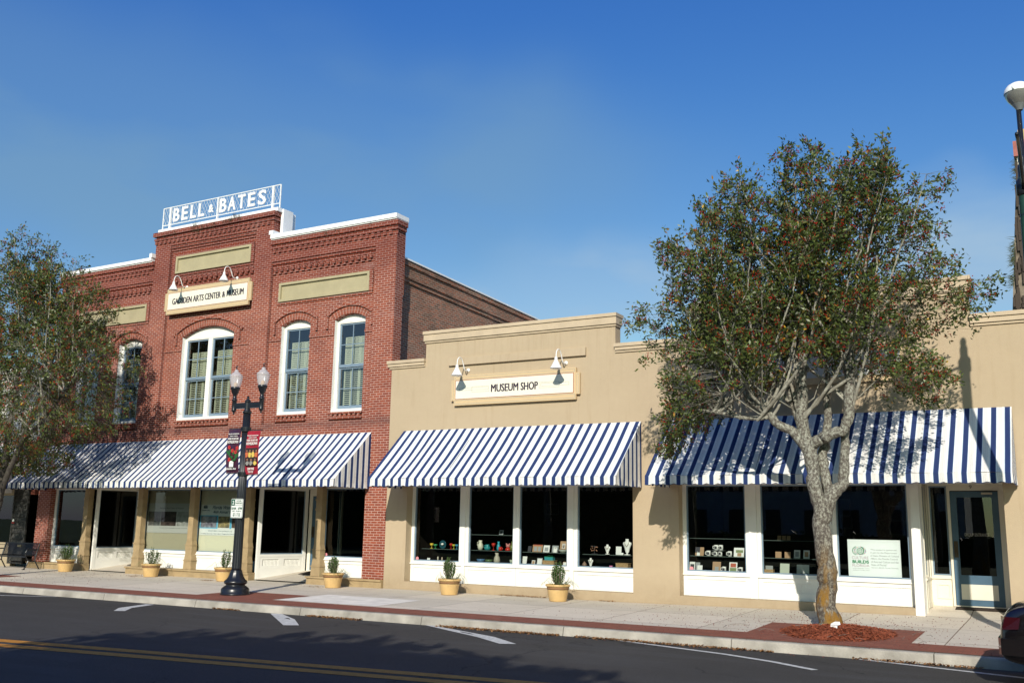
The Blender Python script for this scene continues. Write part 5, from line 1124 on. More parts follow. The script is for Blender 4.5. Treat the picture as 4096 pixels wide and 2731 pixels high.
# poster "Culture Builds Florida"
po_ = empty('sponsor_poster', (-3.78,.33,.76), 'white CULTURE BUILDS FLORIDA poster standing inside the window', 'poster')
q = MB(); x0, x1, z0, z1 = -4.30, -3.26, .765, 1.52; q.box(x0, x1, .36, .366, z0, z1); q.build('board', cm('poster_white',(0.76,0.79,0.80),.5), po_)
pg = cm('poster_green',(0.02,0.22,0.09),.5); pp = cm('poster_mauve',(0.42,0.28,0.36),.5); pk = cm('poster_grey_text',(0.22,0.23,0.25),.5); pr_ = cm('poster_red',(0.45,0.03,0.10),.5); pb_ = cm('poster_blue',(0.03,0.28,0.42),.5); pv_ = cm('poster_violet',(0.16,0.08,0.25),.5); po2 = cm('poster_orange',(0.6,0.25,0.08),.5)
yq = .359
for s_, a, b_, c, d, mm_, k in (('CULTURE',-4.22,-3.89,1.12,1.18,pp,0),('BUILDS',-4.215,-3.885,1.035,1.10,pg,.04),('FLORIDA',-4.215,-3.88,.965,1.02,pp,0),('FLORIDA DEPARTMENT OF STATE',-4.21,-3.88,.925,.94,pk,0),('DIVISION OF CULTURAL AFFAIRS',-4.21,-3.88,.89,.905,pk,0),
  ('"This project is sponsored',-3.85,-3.34,1.295,1.335,pk,0),('in part by the Department',-3.85,-3.335,1.235,1.275,pk,0),('of State, Division of Cultural',-3.85,-3.30,1.175,1.215,pk,0),('Affairs, the Florida Council',-3.85,-3.325,1.115,1.155,pk,0),('of Arts and Culture and the',-3.845,-3.31,1.055,1.095,pk,0),('State of Florida"',-3.84,-3.53,.995,1.035,pk,0),('(Section 286.25, Florida Statutes)',-3.84,-3.32,.94,.97,pk,0)):
    text('poster_text', s_, a, b_, yq, c, d, mm_, po_, bold=k, ext=.001)
q = MB(); sp = []; cx, cz = -4.055, 1.29
for k in range(46): t = k/45*math.pi*4.4; r = .012+.068*(k/45)**1.1; sp.append((cx+r*math.cos(t), .3585, cz+r*math.sin(t)))
q.tube(sp, [.004+.006*k/45 for k in range(46)], 5)
for k in range(7): a = R(120+k*17); q.bar((cx+.15*math.cos(a),.3585,cz+.10*math.sin(a)),(cx+.15*math.cos(a+.3),.3585,cz+.10*math.sin(a+.3)),.012,.004,up=(0,1,0))
q.build('logo_spiral', pg, po_)
rn = random.Random(2); gp = {}
for k in range(22):
    a = k/22*2*math.pi; r = .115; mm_ = (pr_, pb_, po2, pv_, pg)[k % 5]
    if k % 2 == 0 or True:
        l_ = .03; wd_ = .009; d_ = (math.cos(a), math.sin(a)*.8); p0 = (cx+d_[0]*(r-l_), cz+d_[1]*(r-l_)*.9); p1 = (cx+d_[0]*(r+l_*.6), cz+d_[1]*(r+l_*.6)*.9); mid = ((p0[0]+p1[0])/2, (p0[1]+p1[1])/2)
        gp.setdefault(mm_.name, (MB(), mm_))[0].prism([p0, (mid[0]-d_[1]*wd_, mid[1]+d_[0]*wd_), p1, (mid[0]+d_[1]*wd_, mid[1]-d_[0]*wd_)], .3585, .3595)
for q, mm_ in gp.values(): q.build('logo_petals', mm_, po_)
# exhibition posters on the blinds
def expo(x0, x1, z0, z1, label, kind):
    rt = empty('window_poster', ((x0+x1)/2,.26,z0), label, 'poster', 'exhibition posters in the brick shopfront')
    b_ = MB(); b_.box(x0, x1, .262, .268, z0, z1); b_.build('sheet', cm('poster_sheet',(0.66,0.67,0.66),.5) if kind else cm('poster_sheet_dim',(0.40,0.40,0.38),.5), rt)
    t_ = MB(); y = .2605; w_ = x1-x0; H_ = z1-z0
    if kind:
        text('','Florida Watercolor',x0+.26*w_,x0+.86*w_,y,z1-.15*H_,z1-.04*H_,None,rt,mb=t_,shear=.35,bold=.02,ext=.001); text('','46th Annual Traveling E',x0+.28*w_,x0+.93*w_,y,z1-.31*H_,z1-.19*H_,None,rt,mb=t_,shear=.35,bold=.02,ext=.001)
        text('','850.875.4866 / www.gadsdenarts.org',x0+.2*w_,x0+.72*w_,y,z0+.12*H_,z0+.16*H_,None,rt,mb=t_,ext=.001); text('','Tuesday-Saturday 10am-5pm / Suggested Admission $5',x0+.03*w_,x0+.88*w_,y,z0+.03*H_,z0+.07*H_,None,rt,mb=t_,ext=.001)
        t_.box(x0+.06*w_, x0+.15*w_, y, y+.001, z1-.13*H_, z1-.06*H_); t_.prism([(x0+.055*w_,z1-.055*H_),(x0+.155*w_,z1-.055*H_),(x0+.13*w_,z1-.025*H_),(x0+.08*w_,z1-.025*H_)], y, y+.001); text('','Gadsden Arts',x0+.03*w_,x0+.20*w_,y,z1-.21*H_,z1-.16*H_,None,rt,mb=t_,shear=.3,bold=.02,ext=.001)
        t_.build('poster_text', cm('poster_ink',(0.05,0.09,0.13),.6), rt)
        bl_ = MB(); bl_.box(x0, x0+.40*w_, .2612, .2618, z0+.22*H_, z1-.35*H_); bl_.box(x0+.66*w_, x0+.70*w_, .2612, .2618, z0+.22*H_, z1-.35*H_); bl_.box(x0+.93*w_, x1, .2612, .2618, z0+.22*H_, z1-.35*H_); bl_.build('blue_band', cm('sky_blue_print',(0.10,0.40,0.60),.5), rt)
        for (a, b2, m_) in ((.02,.37,mat('boat_painting',(0.40,0.42,0.46),.6,color2=(0.05,0.03,0.06),nscale=5)),(.405,.655,mat('marsh_painting',(0.45,0.36,0.16),.6,color2=(0.02,0.03,0.05),nscale=7)),(.705,.925,mat('portrait_painting',(0.22,0.13,0.08),.6,color2=(0.01,0.01,0.015),nscale=4))):
            p_ = MB(); p_.box(x0+a*w_, x0+b2*w_, .2600, .2606, z0+.25*H_, z1-.38*H_); p_.build('painting', m_, rt)
    else:
        text('','Gadsden Arts Center & Museum',x0+.28*w_,x0+.84*w_,y,z1-.19*H_,z1-.13*H_,None,rt,mb=t_,ext=.001); text('','Guided tours and gallery talks available',x0+.3*w_,x0+.95*w_,y,z0+.15*H_,z0+.18*H_,None,rt,mb=t_,ext=.001)
        t_.build('poster_text', cm('poster_ink_dim',(0.10,0.10,0.11),.6), rt)
        for (a, b2, m_) in ((.03,.31,mat('street_photo',(0.16,0.16,0.16),.6,color2=(0.02,0.02,0.02),nscale=5)),(.32,.68,mat('old_car_photo',(0.10,0.07,0.06),.6,color2=(0.015,0.01,0.01),nscale=5)),(.70,.97,mat('sketch_print',(0.36,0.36,0.34),.6,color2=(0.16,0.16,0.15),nscale=6))):
            p_ = MB(); p_.box(x0+a*w_, x0+b2*w_, .2602, .2612, z0+.24*H_, z1-.28*H_); p_.build('photograph', m_, rt)
expo(-25.72, -23.80, 1.27, 2.18, 'dim arts center poster with old photographs in the left covered window', False)
expo(-23.36, -21.45, 1.235, 2.15, 'Florida Watercolor poster with three blue-bordered paintings in the window', True)
# ================================================================== NEIGHBOURING BUILDINGS
lb = empty('white_building', (-40, .3, 0), 'white two-storey building behind the left-hand tree, beyond the brick building', 'building')
m = MB(); m.box(-58, -31.25, .02, 14, 4.3, 6.7); m.box(-58, -32.55, .02, .3, 2.5, 4.3); m.build('wall', mat('aged_white_wall', (0.62,0.61,0.57), .8, noise=.2, nscale=2, world=True), lb)
m = MB(); m.box(-58, -31.2, -.12, 14.1, 6.7, 6.95); m.box(-58.1, -31.2, -.08, .0, 6.45, 6.55); m.build('cornice', white, lb)
for x in (-34.6, -37.6, -40.6): m = MB(); frame_box(m, x, x+1.1, 4.75, 6.2, .10, -.03, .015); o = m.build('window', white, lb); g = MB(); rect(g, x+.1, x+1.0, 4.85, 6.1, .01); g.build('pane', mat('dark_pane', (0.03,0.04,0.05), .1), o)
for x, w_ in ((-32.55,.22),(-32.1,.22)): m = MB(); m.box(x, x+w_, -.06, .015, 4.35, 5.3); m.build('pilaster', white, lb)
m = MB(); m.box(-32.27, -31.22, .02, .2, 2.45, 4.3); m.build('brick_band', brick_plain, lb)
m = MB(); m.box(-58, -32.30, .10, .3, .0, .74); m.box(-58, -32.3, .06, .099, .74, .80); m.box(-58, -32.25, .06, .3, 2.42, 2.62); m.box(-32.34, -32.28, .06, .3, .8, 2.42); m.box(-34.5, -34.4, .06, .3, .8, 2.42); m.build('shopfront', mat('tan_shopfront', (0.36,0.30,0.20), .6), lb)
g = MB(); rect(g, -58, -32.32, .8, 2.42, .2); g.build('pane', glass, lb); m = MB(); room(m, -58, -31.2, .3, 5, .1, 2.9); m.build('interior', dark_room, lb)
shp = empty('louvred_shutter', (-31.85, -.05, .75), 'tall weathered dark wooden shutter leaning beside the brick corner by the bench', 'shutter')
m = MB(); frame_box(m, -32.27, -31.44, .10, 2.62, .07, -.06, .0); m.build('shutter_frame', wood_old, shp)
m = MB(); z = .2
while z < 2.5: m.idx([(-32.2,-.05,z),(-31.51,-.05,z),(-31.51,-.01,z+.19),(-32.2,-.01,z+.19),(-32.2,-.03,z-.01),(-31.51,-.03,z-.01),(-31.51,.01,z+.18),(-32.2,.01,z+.18)],[(0,1,2,3),(4,5,1,0),(7,6,5,4),(2,6,7,3),(0,3,7,4),(1,5,6,2)]); z += .185
m.build('slats', wood_old, shp)
rt = empty('hanging_feeder', (-32.05,-.12,1.5), 'little glass feeder with a red base hanging on the weathered shutter', 'bird feeder')
m = ML(); m.lathe([(.001,.0),(.03,.01),(.035,.06),(.02,.11),(.001,.12)], n=12); m.build('feeder_glass', mat('pale_feeder', (0.5,0.55,0.5), .2), rt, smooth=True); m = ML(); m.lathe([(.001,-.04),(.055,-.03),(.05,-.005),(.001,.0)], n=12); m.build('feeder_base', mat('feeder_red', (0.4,0.02,0.02), .3), rt, smooth=True)
blk = None
def bw_mat():
    m = stripe.copy(); m.name = 'dark_striped_canvas'
    for nn_ in m.node_tree.nodes:
        if nn_.type == 'VALTORGB':
            for e in nn_.color_ramp.elements:
                c = e.color; g_2 = (c[0]+c[1]+c[2])/3; e.color = (g_2*.8, g_2*.8, g_2*.78, 1) if g_2 > .3 else (.015, .015, .018, 1)
                if e.position > .3 and e.position < .9 and g_2 < .3: e.color = (.6,.6,.58,1)
    return m
aw4 = awning(-44.0, -31.7, 'black and white striped awning on the white building, behind the left-hand tree', left_end=False, st=bw_mat(), zf=2.79)
# white building across the square (what the shop windows mirror)
ob = empty('courthouse', (-4, -62, 0), 'white two-storey building across the street, mirrored in the shop windows', 'building')
m = MB(); m.box(-44, -8, -70, -62, 0, 8.5); m.build('wall', mat('aged_white_wall', (0.62,0.61,0.57)), ob)
m = MB()
for x in np.arange(-42.5, -9, 3.2):
    for z in (1.2, 5.0): m.box(x, x+1.2, -61.99, -61.9, z, z+2.2)
m.build('window', mat('dark_pane', (0.03,0.04,0.05)), ob); m = MB(); m.box(-44.3, -7.7, -70.3, -61.6, 8.5, 9.0); m.build('cornice', white, ob)
# weathered pier of the taller building on the right
tw = empty('tall_masonry_building', (1.2, 8, 0), 'weathered vine-clad tall masonry building rising behind the tan parapet at the right edge', 'building')
m = MB(); m.idx([(-1.90,8,0),(4,8,0),(4,14,0),(-1.90,14,0),(-.80,8,12.0),(4,8,12.0),(4,14,12.0),(-.80,14,12.0)],[(0,3,2,1),(4,5,6,7),(0,1,5,4),(1,2,6,5),(2,3,7,6),(3,0,4,7)]); m.v = [(x+(-.03 if False else 0), y, z) for x, y, z in m.v]
m.build('wall', mat('weathered_masonry', (0.34,0.28,0.21), .9, color2=(0.07,0.055,0.04), nscale=3.2, bump=.6, bscale=14, world=True, ndetail=9), tw)
m = MB(); m.box(-.86, 4.1, 7.85, 14.1, 11.98, 12.42); m.build('red_cornice', mat('faded_red', (0.34,0.12,0.10), .8, noise=.2, world=True), tw); m = MB(); m.box(-.72, 4.1, 7.9, 14.1, 12.42, 12.75); m.build('ochre_coping', mat('ochre', (0.5,0.36,0.15), .8), tw)
m = MB(); m.box(-.79, 4, 7.93, 7.99, 11.62, 11.97); m.build('white_frieze', cream, tw)
rn = random.Random(8); m = MB()
for k in range(60):
    z = rn.uniform(6.5, 11.8); x = -1.90+1.10*z/12.0; a = rn.uniform(.02,.25); l_ = rn.uniform(.1,.7); m.box(x+a, x+a+rn.uniform(.03,.09), 7.93-rn.random()*.05, 7.99, z, z+l_)
m.build('dark_lath', mat('dark_lath', (0.06,0.045,0.035), .9), tw)
m = MB()
for (zc, n_) in ((11.7,40),(11.3,16),(9.4,50),(9.0,60),(8.5,50),(7.3,30),(6.9,20)):
    for k in range(n_):
        z = zc+rn.gauss(0,.13); x = -1.90+1.10*z/12.0; q = Vector((x+rn.uniform(-.02,.05), 7.9, z)); d = Vector((-rn.uniform(.05,.22), -.05, rn.uniform(-.18,.12))); m.face([q, q+Vector((0,0,.02)), q+d])
m.build('dry_vine', mat('dry_vine_leaf', (0.05,0.06,0.03), .9), tw)

# ================================================================== POLES ON THE RIGHT
gp_ = empty('green_light_pole', (-.40, -4.0, -.07), 'thick green fluted light pole at the right edge of the street', 'light pole')
m = ML(); m.lathe([(.16,0),(.16,.3),(.12,.5),(.085,7.3),(.085,7.45)], n=18); m.lathe([(.085,7.05),(.085,7.1)], n=16); m.build('shaft', mat('dark_green_paint', (0.018,0.055,0.04), .4, noise=.2), gp_, smooth=True)
m = ML(); m.lathe([(.095,7.15),(.112,7.17),(.112,7.40),(.088,7.43),(.072,7.46),(.068,7.56),(.072,7.62),(.060,7.68),(.048,7.70),(.056,7.74),(.056,7.80),(.03,7.85),(.001,7.86)], n=18); m.build('pole_cap', black_iron, gp_, smooth=True)
m = ML(); m.tube([(0,-.05,7.20),(0,-.35,7.45),(0,-.75,7.62),(0,-1.2,7.70),(0,-1.5,7.66)], .028, 8); m.build('curved_arm', black_iron, gp_, smooth=True)
m = ML(); m.box(-.10,-.075,-.03,.03,6.9,7.0); m.lathe([(.088,6.80),(.088,6.84)], n=16); m.build('clamp', black_iron, gp_)
gl = empty('globe_lamp', (-.47, .8, 5.2), 'tall globe lamp with a white dome on a slim black pole at the top right', 'globe lamp')
X0, Z0 = gl.location.x, 5.2
m = ML(); m.tube([(.0,0,0),(-.02,0,5.3)], .05, 12); m.build('pole', black_iron, gl, smooth=True)
zc = 5.30; m = ML(); m.lathe([(.06,zc-.03),(.085,zc+.02),(.14,zc+.10)], n=24, capends=False); m.build('collar', mat('grey_metal', (0.3,0.32,0.33), .4, metal=.5), gl, smooth=True)
gg_ = bpy.data.materials.new('smoky_globe_glass'); gg_.use_nodes = True; b_ = gg_.node_tree.nodes['Principled BSDF']; b_.inputs['Base Color'].default_value = (.17,.17,.16,1); b_.inputs['Roughness'].default_value = .08; b_.inputs['Specular IOR Level'].default_value = 1.0
m = ML(); m.lathe([(.14,zc+.10),(.21,zc+.19),(.255,zc+.28),(.268,zc+.36)], n=28, capends=False); m.build('globe', gg_, gl, smooth=True)
m = ML(); m.lathe([(.277,zc+.35),(.28,zc+.385),(.272,zc+.40),(.26,zc+.45),(.21,zc+.52),(.13,zc+.57),(.001,zc+.59)], n=28, capends=False); m.lathe([(.02,zc+.36),(.02,zc+.44)], c=(-.08,-.27,0), n=8); m.build('dome_cap', white_metal, gl, smooth=True)

# ================================================================== BENCH
bn = empty('park_bench', (-30.85, -.62, side_z(-30.8,-.6)), 'black slatted iron bench beside the brick corner at the left edge', 'bench')
bx0, bx1 = -1.0, .82
m = ML(); n_ = 34
for k in range(n_):
    x = bx0+.07+(bx1-bx0-.14)*k/(n_-1); m.tube([(x,.18,.82),(x,.14,.66),(x,.10,.46),(x,.05,.435),(x,-.2,.45),(x,-.26,.43),(x,-.27,.40)], .0105, 4)
m.bar((bx0,.185,.83),(bx1,.185,.83),.03,.035); m.bar((bx0,-.27,.40),(bx1,-.27,.40),.03,.03); m.bar((bx0,.10,.44),(bx1,.10,.44),.03,.03); m.build('slats', black_iron, bn)
for x in (bx0, bx1):
    m = ML(); m.tube([(x,.26,.0),(x,.17,.14),(x,.08,.28),(x,.10,.44),(x,.20,.84)], .02, 6); m.tube([(x,-.30,.0),(x,-.20,.14),(x,-.16,.28),(x,-.26,.42),(x,-.28,.55),(x,-.24,.63),(x,.12,.64)], .02, 6); m.tube([(x,-.16,.28),(x,0,.24),(x,.08,.28)], .016, 6); m.box(x-.03,x+.03,-.34,-.26,0,.02); m.box(x-.03,x+.03,.22,.30,0,.02); m.build('cast_side_frame', black_iron, bn, smooth=False)
m = ML(); m.box(-.26,-.06,.12,.128,.70,.77); m.build('plaque', mat('dull_brass', (0.20,0.17,0.10), .4, metal=.6), bn)

# ================================================================== PARKED CAR
carp = bpy.data.materials.new('dark_maroon_paint'); carp.use_nodes = True; b_ = carp.node_tree.nodes['Principled BSDF']; b_.inputs['Base Color'].default_value = (.004,.0025,.003,1); b_.inputs['Roughness'].default_value = .25; b_.inputs['Coat Weight'].default_value = .8; b_.inputs['Coat Roughness'].default_value = .04
cr = empty('parked_car', (1.44, -6.35, -.2), 'dark maroon car parked at the kerb in the lower right corner, rear bumper showing', 'car')
# sections along x (rear to front): x, half width, z of sill, belt, roof profile
def car_section(x, hw, z0, zb_, zt, hwt):
    P = [(-hw*.96,z0),(-hw,z0+.12),(-hw*1.01,(z0+zb_)/2),(-hw*.985,zb_-.08),(-hw*.94,zb_)]
    if zt > zb_+.05: P += [(-hwt-.03,zb_+(zt-zb_)*.55),(-hwt,zt-.06),(-hwt*.8,zt)]
    else: P += [(-hw*.9,zb_+.012),(-hw*.7,zb_+.03),(-hw*.4,zb_+.04)]
    return [(x, y, z) for y, z in P]+[(x, -y, z) for y, z in reversed(P)]
secs = [(-2.42,.62,.38,.60,.60,.5),(-2.46,.74,.34,.66,.66,.5),(-2.40,.80,.28,.88,.88,.5),(-2.25,.84,.25,.97,.97,.5),(-1.95,.86,.22,1.02,1.02,.5),(-1.45,.87,.20,1.05,1.06,.55),(-.95,.87,.19,1.04,1.40,.58),(-.4,.87,.19,1.02,1.47,.60),(.4,.87,.19,1.0,1.46,.60),(1.0,.87,.19,.98,1.15,.62),(1.3,.87,.2,.97,.97,.6),(2.0,.84,.22,.90,.90,.6),(2.35,.74,.28,.74,.74,.5),(2.42,.62,.36,.60,.60,.5)]
S_ = [car_section(*s_) for s_ in secs]; n_ = len(S_[0]); m = ML(); vs = [p for s_ in S_ for p in s_]; fs = []
for i in range(len(S_)-1):
    for j in range(n_): fs.append((i*n_+j, i*n_+(j+1) % n_, (i+1)*n_+(j+1) % n_, (i+1)*n_+j))
fs.append(tuple(range(n_))[::-1]); fs.append(tuple((len(S_)-1)*n_+j for j in range(n_))); m.idx(vs, fs)
cr_body = m.build('body', carp, cr, smooth=True)
md = cr_body.modifiers.new('sub', 'SUBSURF'); md.levels = 2; md.render_levels = 2
blackr = mat('black_rubber', (0.012,0.012,0.012), .8); 
for x in (-1.45, 1.45):
    for s_ in (-1, 1):
        m = ML(); m.lathe([(.18,-.10),(.30,-.10),(.325,-.07),(.325,.07),(.30,.10),(.18,.10)], n=28); m.v = [(x+a, s_*.80+c, .325-.0+b_) for a, b_, c in m.v]; wv_ = m.build('wheel', blackr, cr, smooth=True)
        m = ML(); m.lathe([(.001,-.06),(.19,-.06),(.19,.06),(.001,.06)], n=20); m.v = [(x+a, s_*.845+c, .325+b_) for a, b_, c in m.v]; m.build('rim', mat('grey_alloy', (0.35,0.35,0.36), .3, metal=.8), wv_)
        m = ML(); m.lathe([(.375,-.01),(.375,.01),(.001,.01),(.001,-.01)], n=28); m.v = [(x+a, s_*.872+c, .36+b_) for a, b_, c in m.v]; m.build('wheel_arch', blackr, cr)
for s_ in (-1, 1):
    m = ML(); vs = [(-2.435,s_*.60,.70),(-2.435,s_*.60,.86),(-2.38,s_*.80,.86),(-2.42,s_*.79,.70),(-2.20,s_*.862,.86),(-2.23,s_*.868,.72)]; m.idx(vs, [(0,1,2,3),(3,2,4,5)]); m.build('tail_light', mat('tail_light_red', (0.035,0.003,0.006), .15, .8), cr)
m = ML(); m.idx([(-2.475,-.70,.40),(-2.475,.70,.40),(-2.475,.70,.60),(-2.475,-.70,.60),(-2.44,-.84,.40),(-2.44,.84,.40),(-2.44,.84,.60),(-2.44,-.84,.60),(-2.15,-.885,.40),(-2.15,.885,.40),(-2.15,.885,.60),(-2.15,-.885,.60)],[(0,1,2,3),(4,0,3,7),(1,5,6,2),(8,4,7,11),(5,9,10,6),(3,2,6,7),(7,6,10,11),(0,4,5,1)]); m.build('bumper', carp, cr)
gx = ML(); gx.face([(-1.35,-.62,1.12),(-1.35,.62,1.12),(-.98,.53,1.40),(-.98,-.53,1.40)]); gx.build('rear_window', mat('car_glass', (0.01,0.012,0.015), .05, 1.0), cr)

# ================================================================== TREES
def leaf_material(name, base, alt, red, yellow):
    m = bpy.data.materials.new(name); m.use_nodes = True; n = m.node_tree; b = n.nodes['Principled BSDF']
    at = nd(n, 'ShaderNodeAttribute'); at.attribute_name = 'tone'
    r = ramp(n, [(0, alt), (0.35, base), (0.75, tuple(c*1.7 for c in base)), (0.93, red), (0.985, yellow)]); r.color_ramp.interpolation = 'CONSTANT' if False else 'LINEAR'
    n.links.new(at.outputs['Fac'], r.inputs[0]); n.links.new(r.outputs[0], b.inputs['Base Color']); b.inputs['Roughness'].default_value = .42; b.inputs['Specular IOR Level'].default_value = .45
    b.inputs['Transmission Weight'].default_value = 0.0
    tl = nd(n, 'ShaderNodeBsdfTranslucent'); n.links.new(r.outputs[0], tl.inputs['Color']); ad = nd(n, 'ShaderNodeMixShader'); ad.inputs[0].default_value = .25
    out = [x for x in n.nodes if x.type == 'OUTPUT_MATERIAL'][0]; n.links.new(b.outputs[0], ad.inputs[1]); n.links.new(tl.outputs[0], ad.inputs[2]); n.links.new(ad.outputs[0], out.inputs[0])
    return m
hleaf = leaf_material('holly_leaf', (0.078,0.105,0.024), (0.024,0.040,0.010), (0.18,0.07,0.02), (0.55,0.33,0.03))
oleaf = leaf_material('oak_leaf', (0.03,0.055,0.018), (0.015,0.03,0.01), (0.05,0.05,0.02), (0.06,0.06,0.02))
berry = mat('red_berry', (0.34,0.022,0.012), .5, .25)
def bark_mat():
    m = bpy.data.materials.new('lichen_bark'); m.use_nodes = True; n = m.node_tree; b = n.nodes['Principled BSDF']; g = nd(n, 'ShaderNodeNewGeometry'); P = g.outputs['Position']
    a = noise_(n, stretch(n, P, (20,20,14)), 1.3, 6, .7); c = ramp(n, [(.32,(0.05,0.042,0.035)),(.47,(0.13,0.115,0.095)),(.56,(0.27,0.27,0.22)),(.72,(0.46,0.46,0.40))]); n.links.new(a, c.inputs[0])
    s = nd(n, 'ShaderNodeSeparateXYZ'); n.links.new(P, s.inputs[0])
    o = noise_(n, stretch(n, P, (6,6,1.6)), 1.3, 5, .6); mr_ = nd(n, 'ShaderNodeMapRange'); mr_.inputs['From Min'].default_value = 1.5; mr_.inputs['From Max'].default_value = .5; n.links.new(s.outputs['Z'], mr_.inputs['Value'])
    f = math_(n, 'MULTIPLY', math_(n, 'MULTIPLY', math_(n, 'SUBTRACT', o, .44, True), 9, True), mr_.outputs[0], True)
    cc = mixc(n, f, c.outputs[0], (0.30,0.17,0.025)); mr2 = nd(n, 'ShaderNodeMapRange'); mr2.inputs['From Min'].default_value = 2.6; mr2.inputs['From Max'].default_value = 1.0; n.links.new(s.outputs['Z'], mr2.inputs['Value'])
    cc = mixc(n, math_(n, 'MULTIPLY', mr2.outputs[0], .55), cc, (0.55,0.45,0.38), 'MULTIPLY')
    n.links.new(cc, b.inputs['Base Color']); b.inputs['Roughness'].default_value = .9; bp = nd(n, 'ShaderNodeBump'); bp.inputs['Strength'].default_value = .9; bp.inputs['Distance'].default_value = .03; n.links.new(noise_(n, stretch(n, P, (14,14,8)), 1.5, 5, .65), bp.inputs['Height']); n.links.new(bp.outputs[0], b.inputs['Normal']); return m
bark = bark_mat()
bark_dark = mat('shaded_grey_bark', (0.09,0.08,0.065), .9, color2=(0.035,0.03,0.027), nscale=12, bump=.6, bscale=30, world=True)  # left holly's trunk: the shade on it is put into this darker colour
twigm = mat('grey_twig_bark', (0.24,0.225,0.185), .9, color2=(0.10,0.088,0.07), nscale=14, world=True)
def env(poly_):   # silhouette (x,z) polygon -> point test
    P = np.array(poly_)
    def inside(x, z):
        c = False; j = len(P)-1
        for i in range(len(P)):
            if (P[i][1] > z) != (P[j][1] > z) and x < (P[j][0]-P[i][0])*(z-P[i][1])/(P[j][1]-P[i][1])+P[i][0]: c = not c
            j = i
        return c
    return inside
def leaves_mesh(name, centers, dirs, size, mt, parent, rng, tone=None, aspect=.42):
    n = len(centers); C = np.array(centers); D = np.array(dirs); D /= np.linalg.norm(D, axis=1)[:, None]+1e-9
    S = rng.uniform(size*.7, size*1.25, n)[:, None]; U = rng.normal(size=(n, 3)); U = np.cross(D, U); U /= np.linalg.norm(U, axis=1)[:, None]+1e-9
    A = C; B = C+D*S*.5+U*S*aspect*.5; E_ = C+D*S; G_ = C+D*S*.5-U*S*aspect*.5
    V = np.stack([A, B, E_, G_], 1).reshape(-1, 3); off = np.array(wl(parent)); V = V-off
    me = bpy.data.meshes.new(name); me.vertices.add(4*n); me.vertices.foreach_set('co', V.ravel()); me.loops.add(4*n); me.loops.foreach_set('vertex_index', np.arange(4*n)); me.polygons.add(n); me.polygons.foreach_set('loop_start', np.arange(0, 4*n, 4))
    me.update(calc_edges=True); me.validate()
    at = me.attributes.new('tone', 'FLOAT', 'POINT'); t = rng.random(n) if tone is None else tone; at.data.foreach_set('value', np.repeat(t, 4).astype(np.float32))
    me.materials.append(mt); o = bpy.data.objects.new(name, me); o.parent = parent; col.objects.link(o); return o
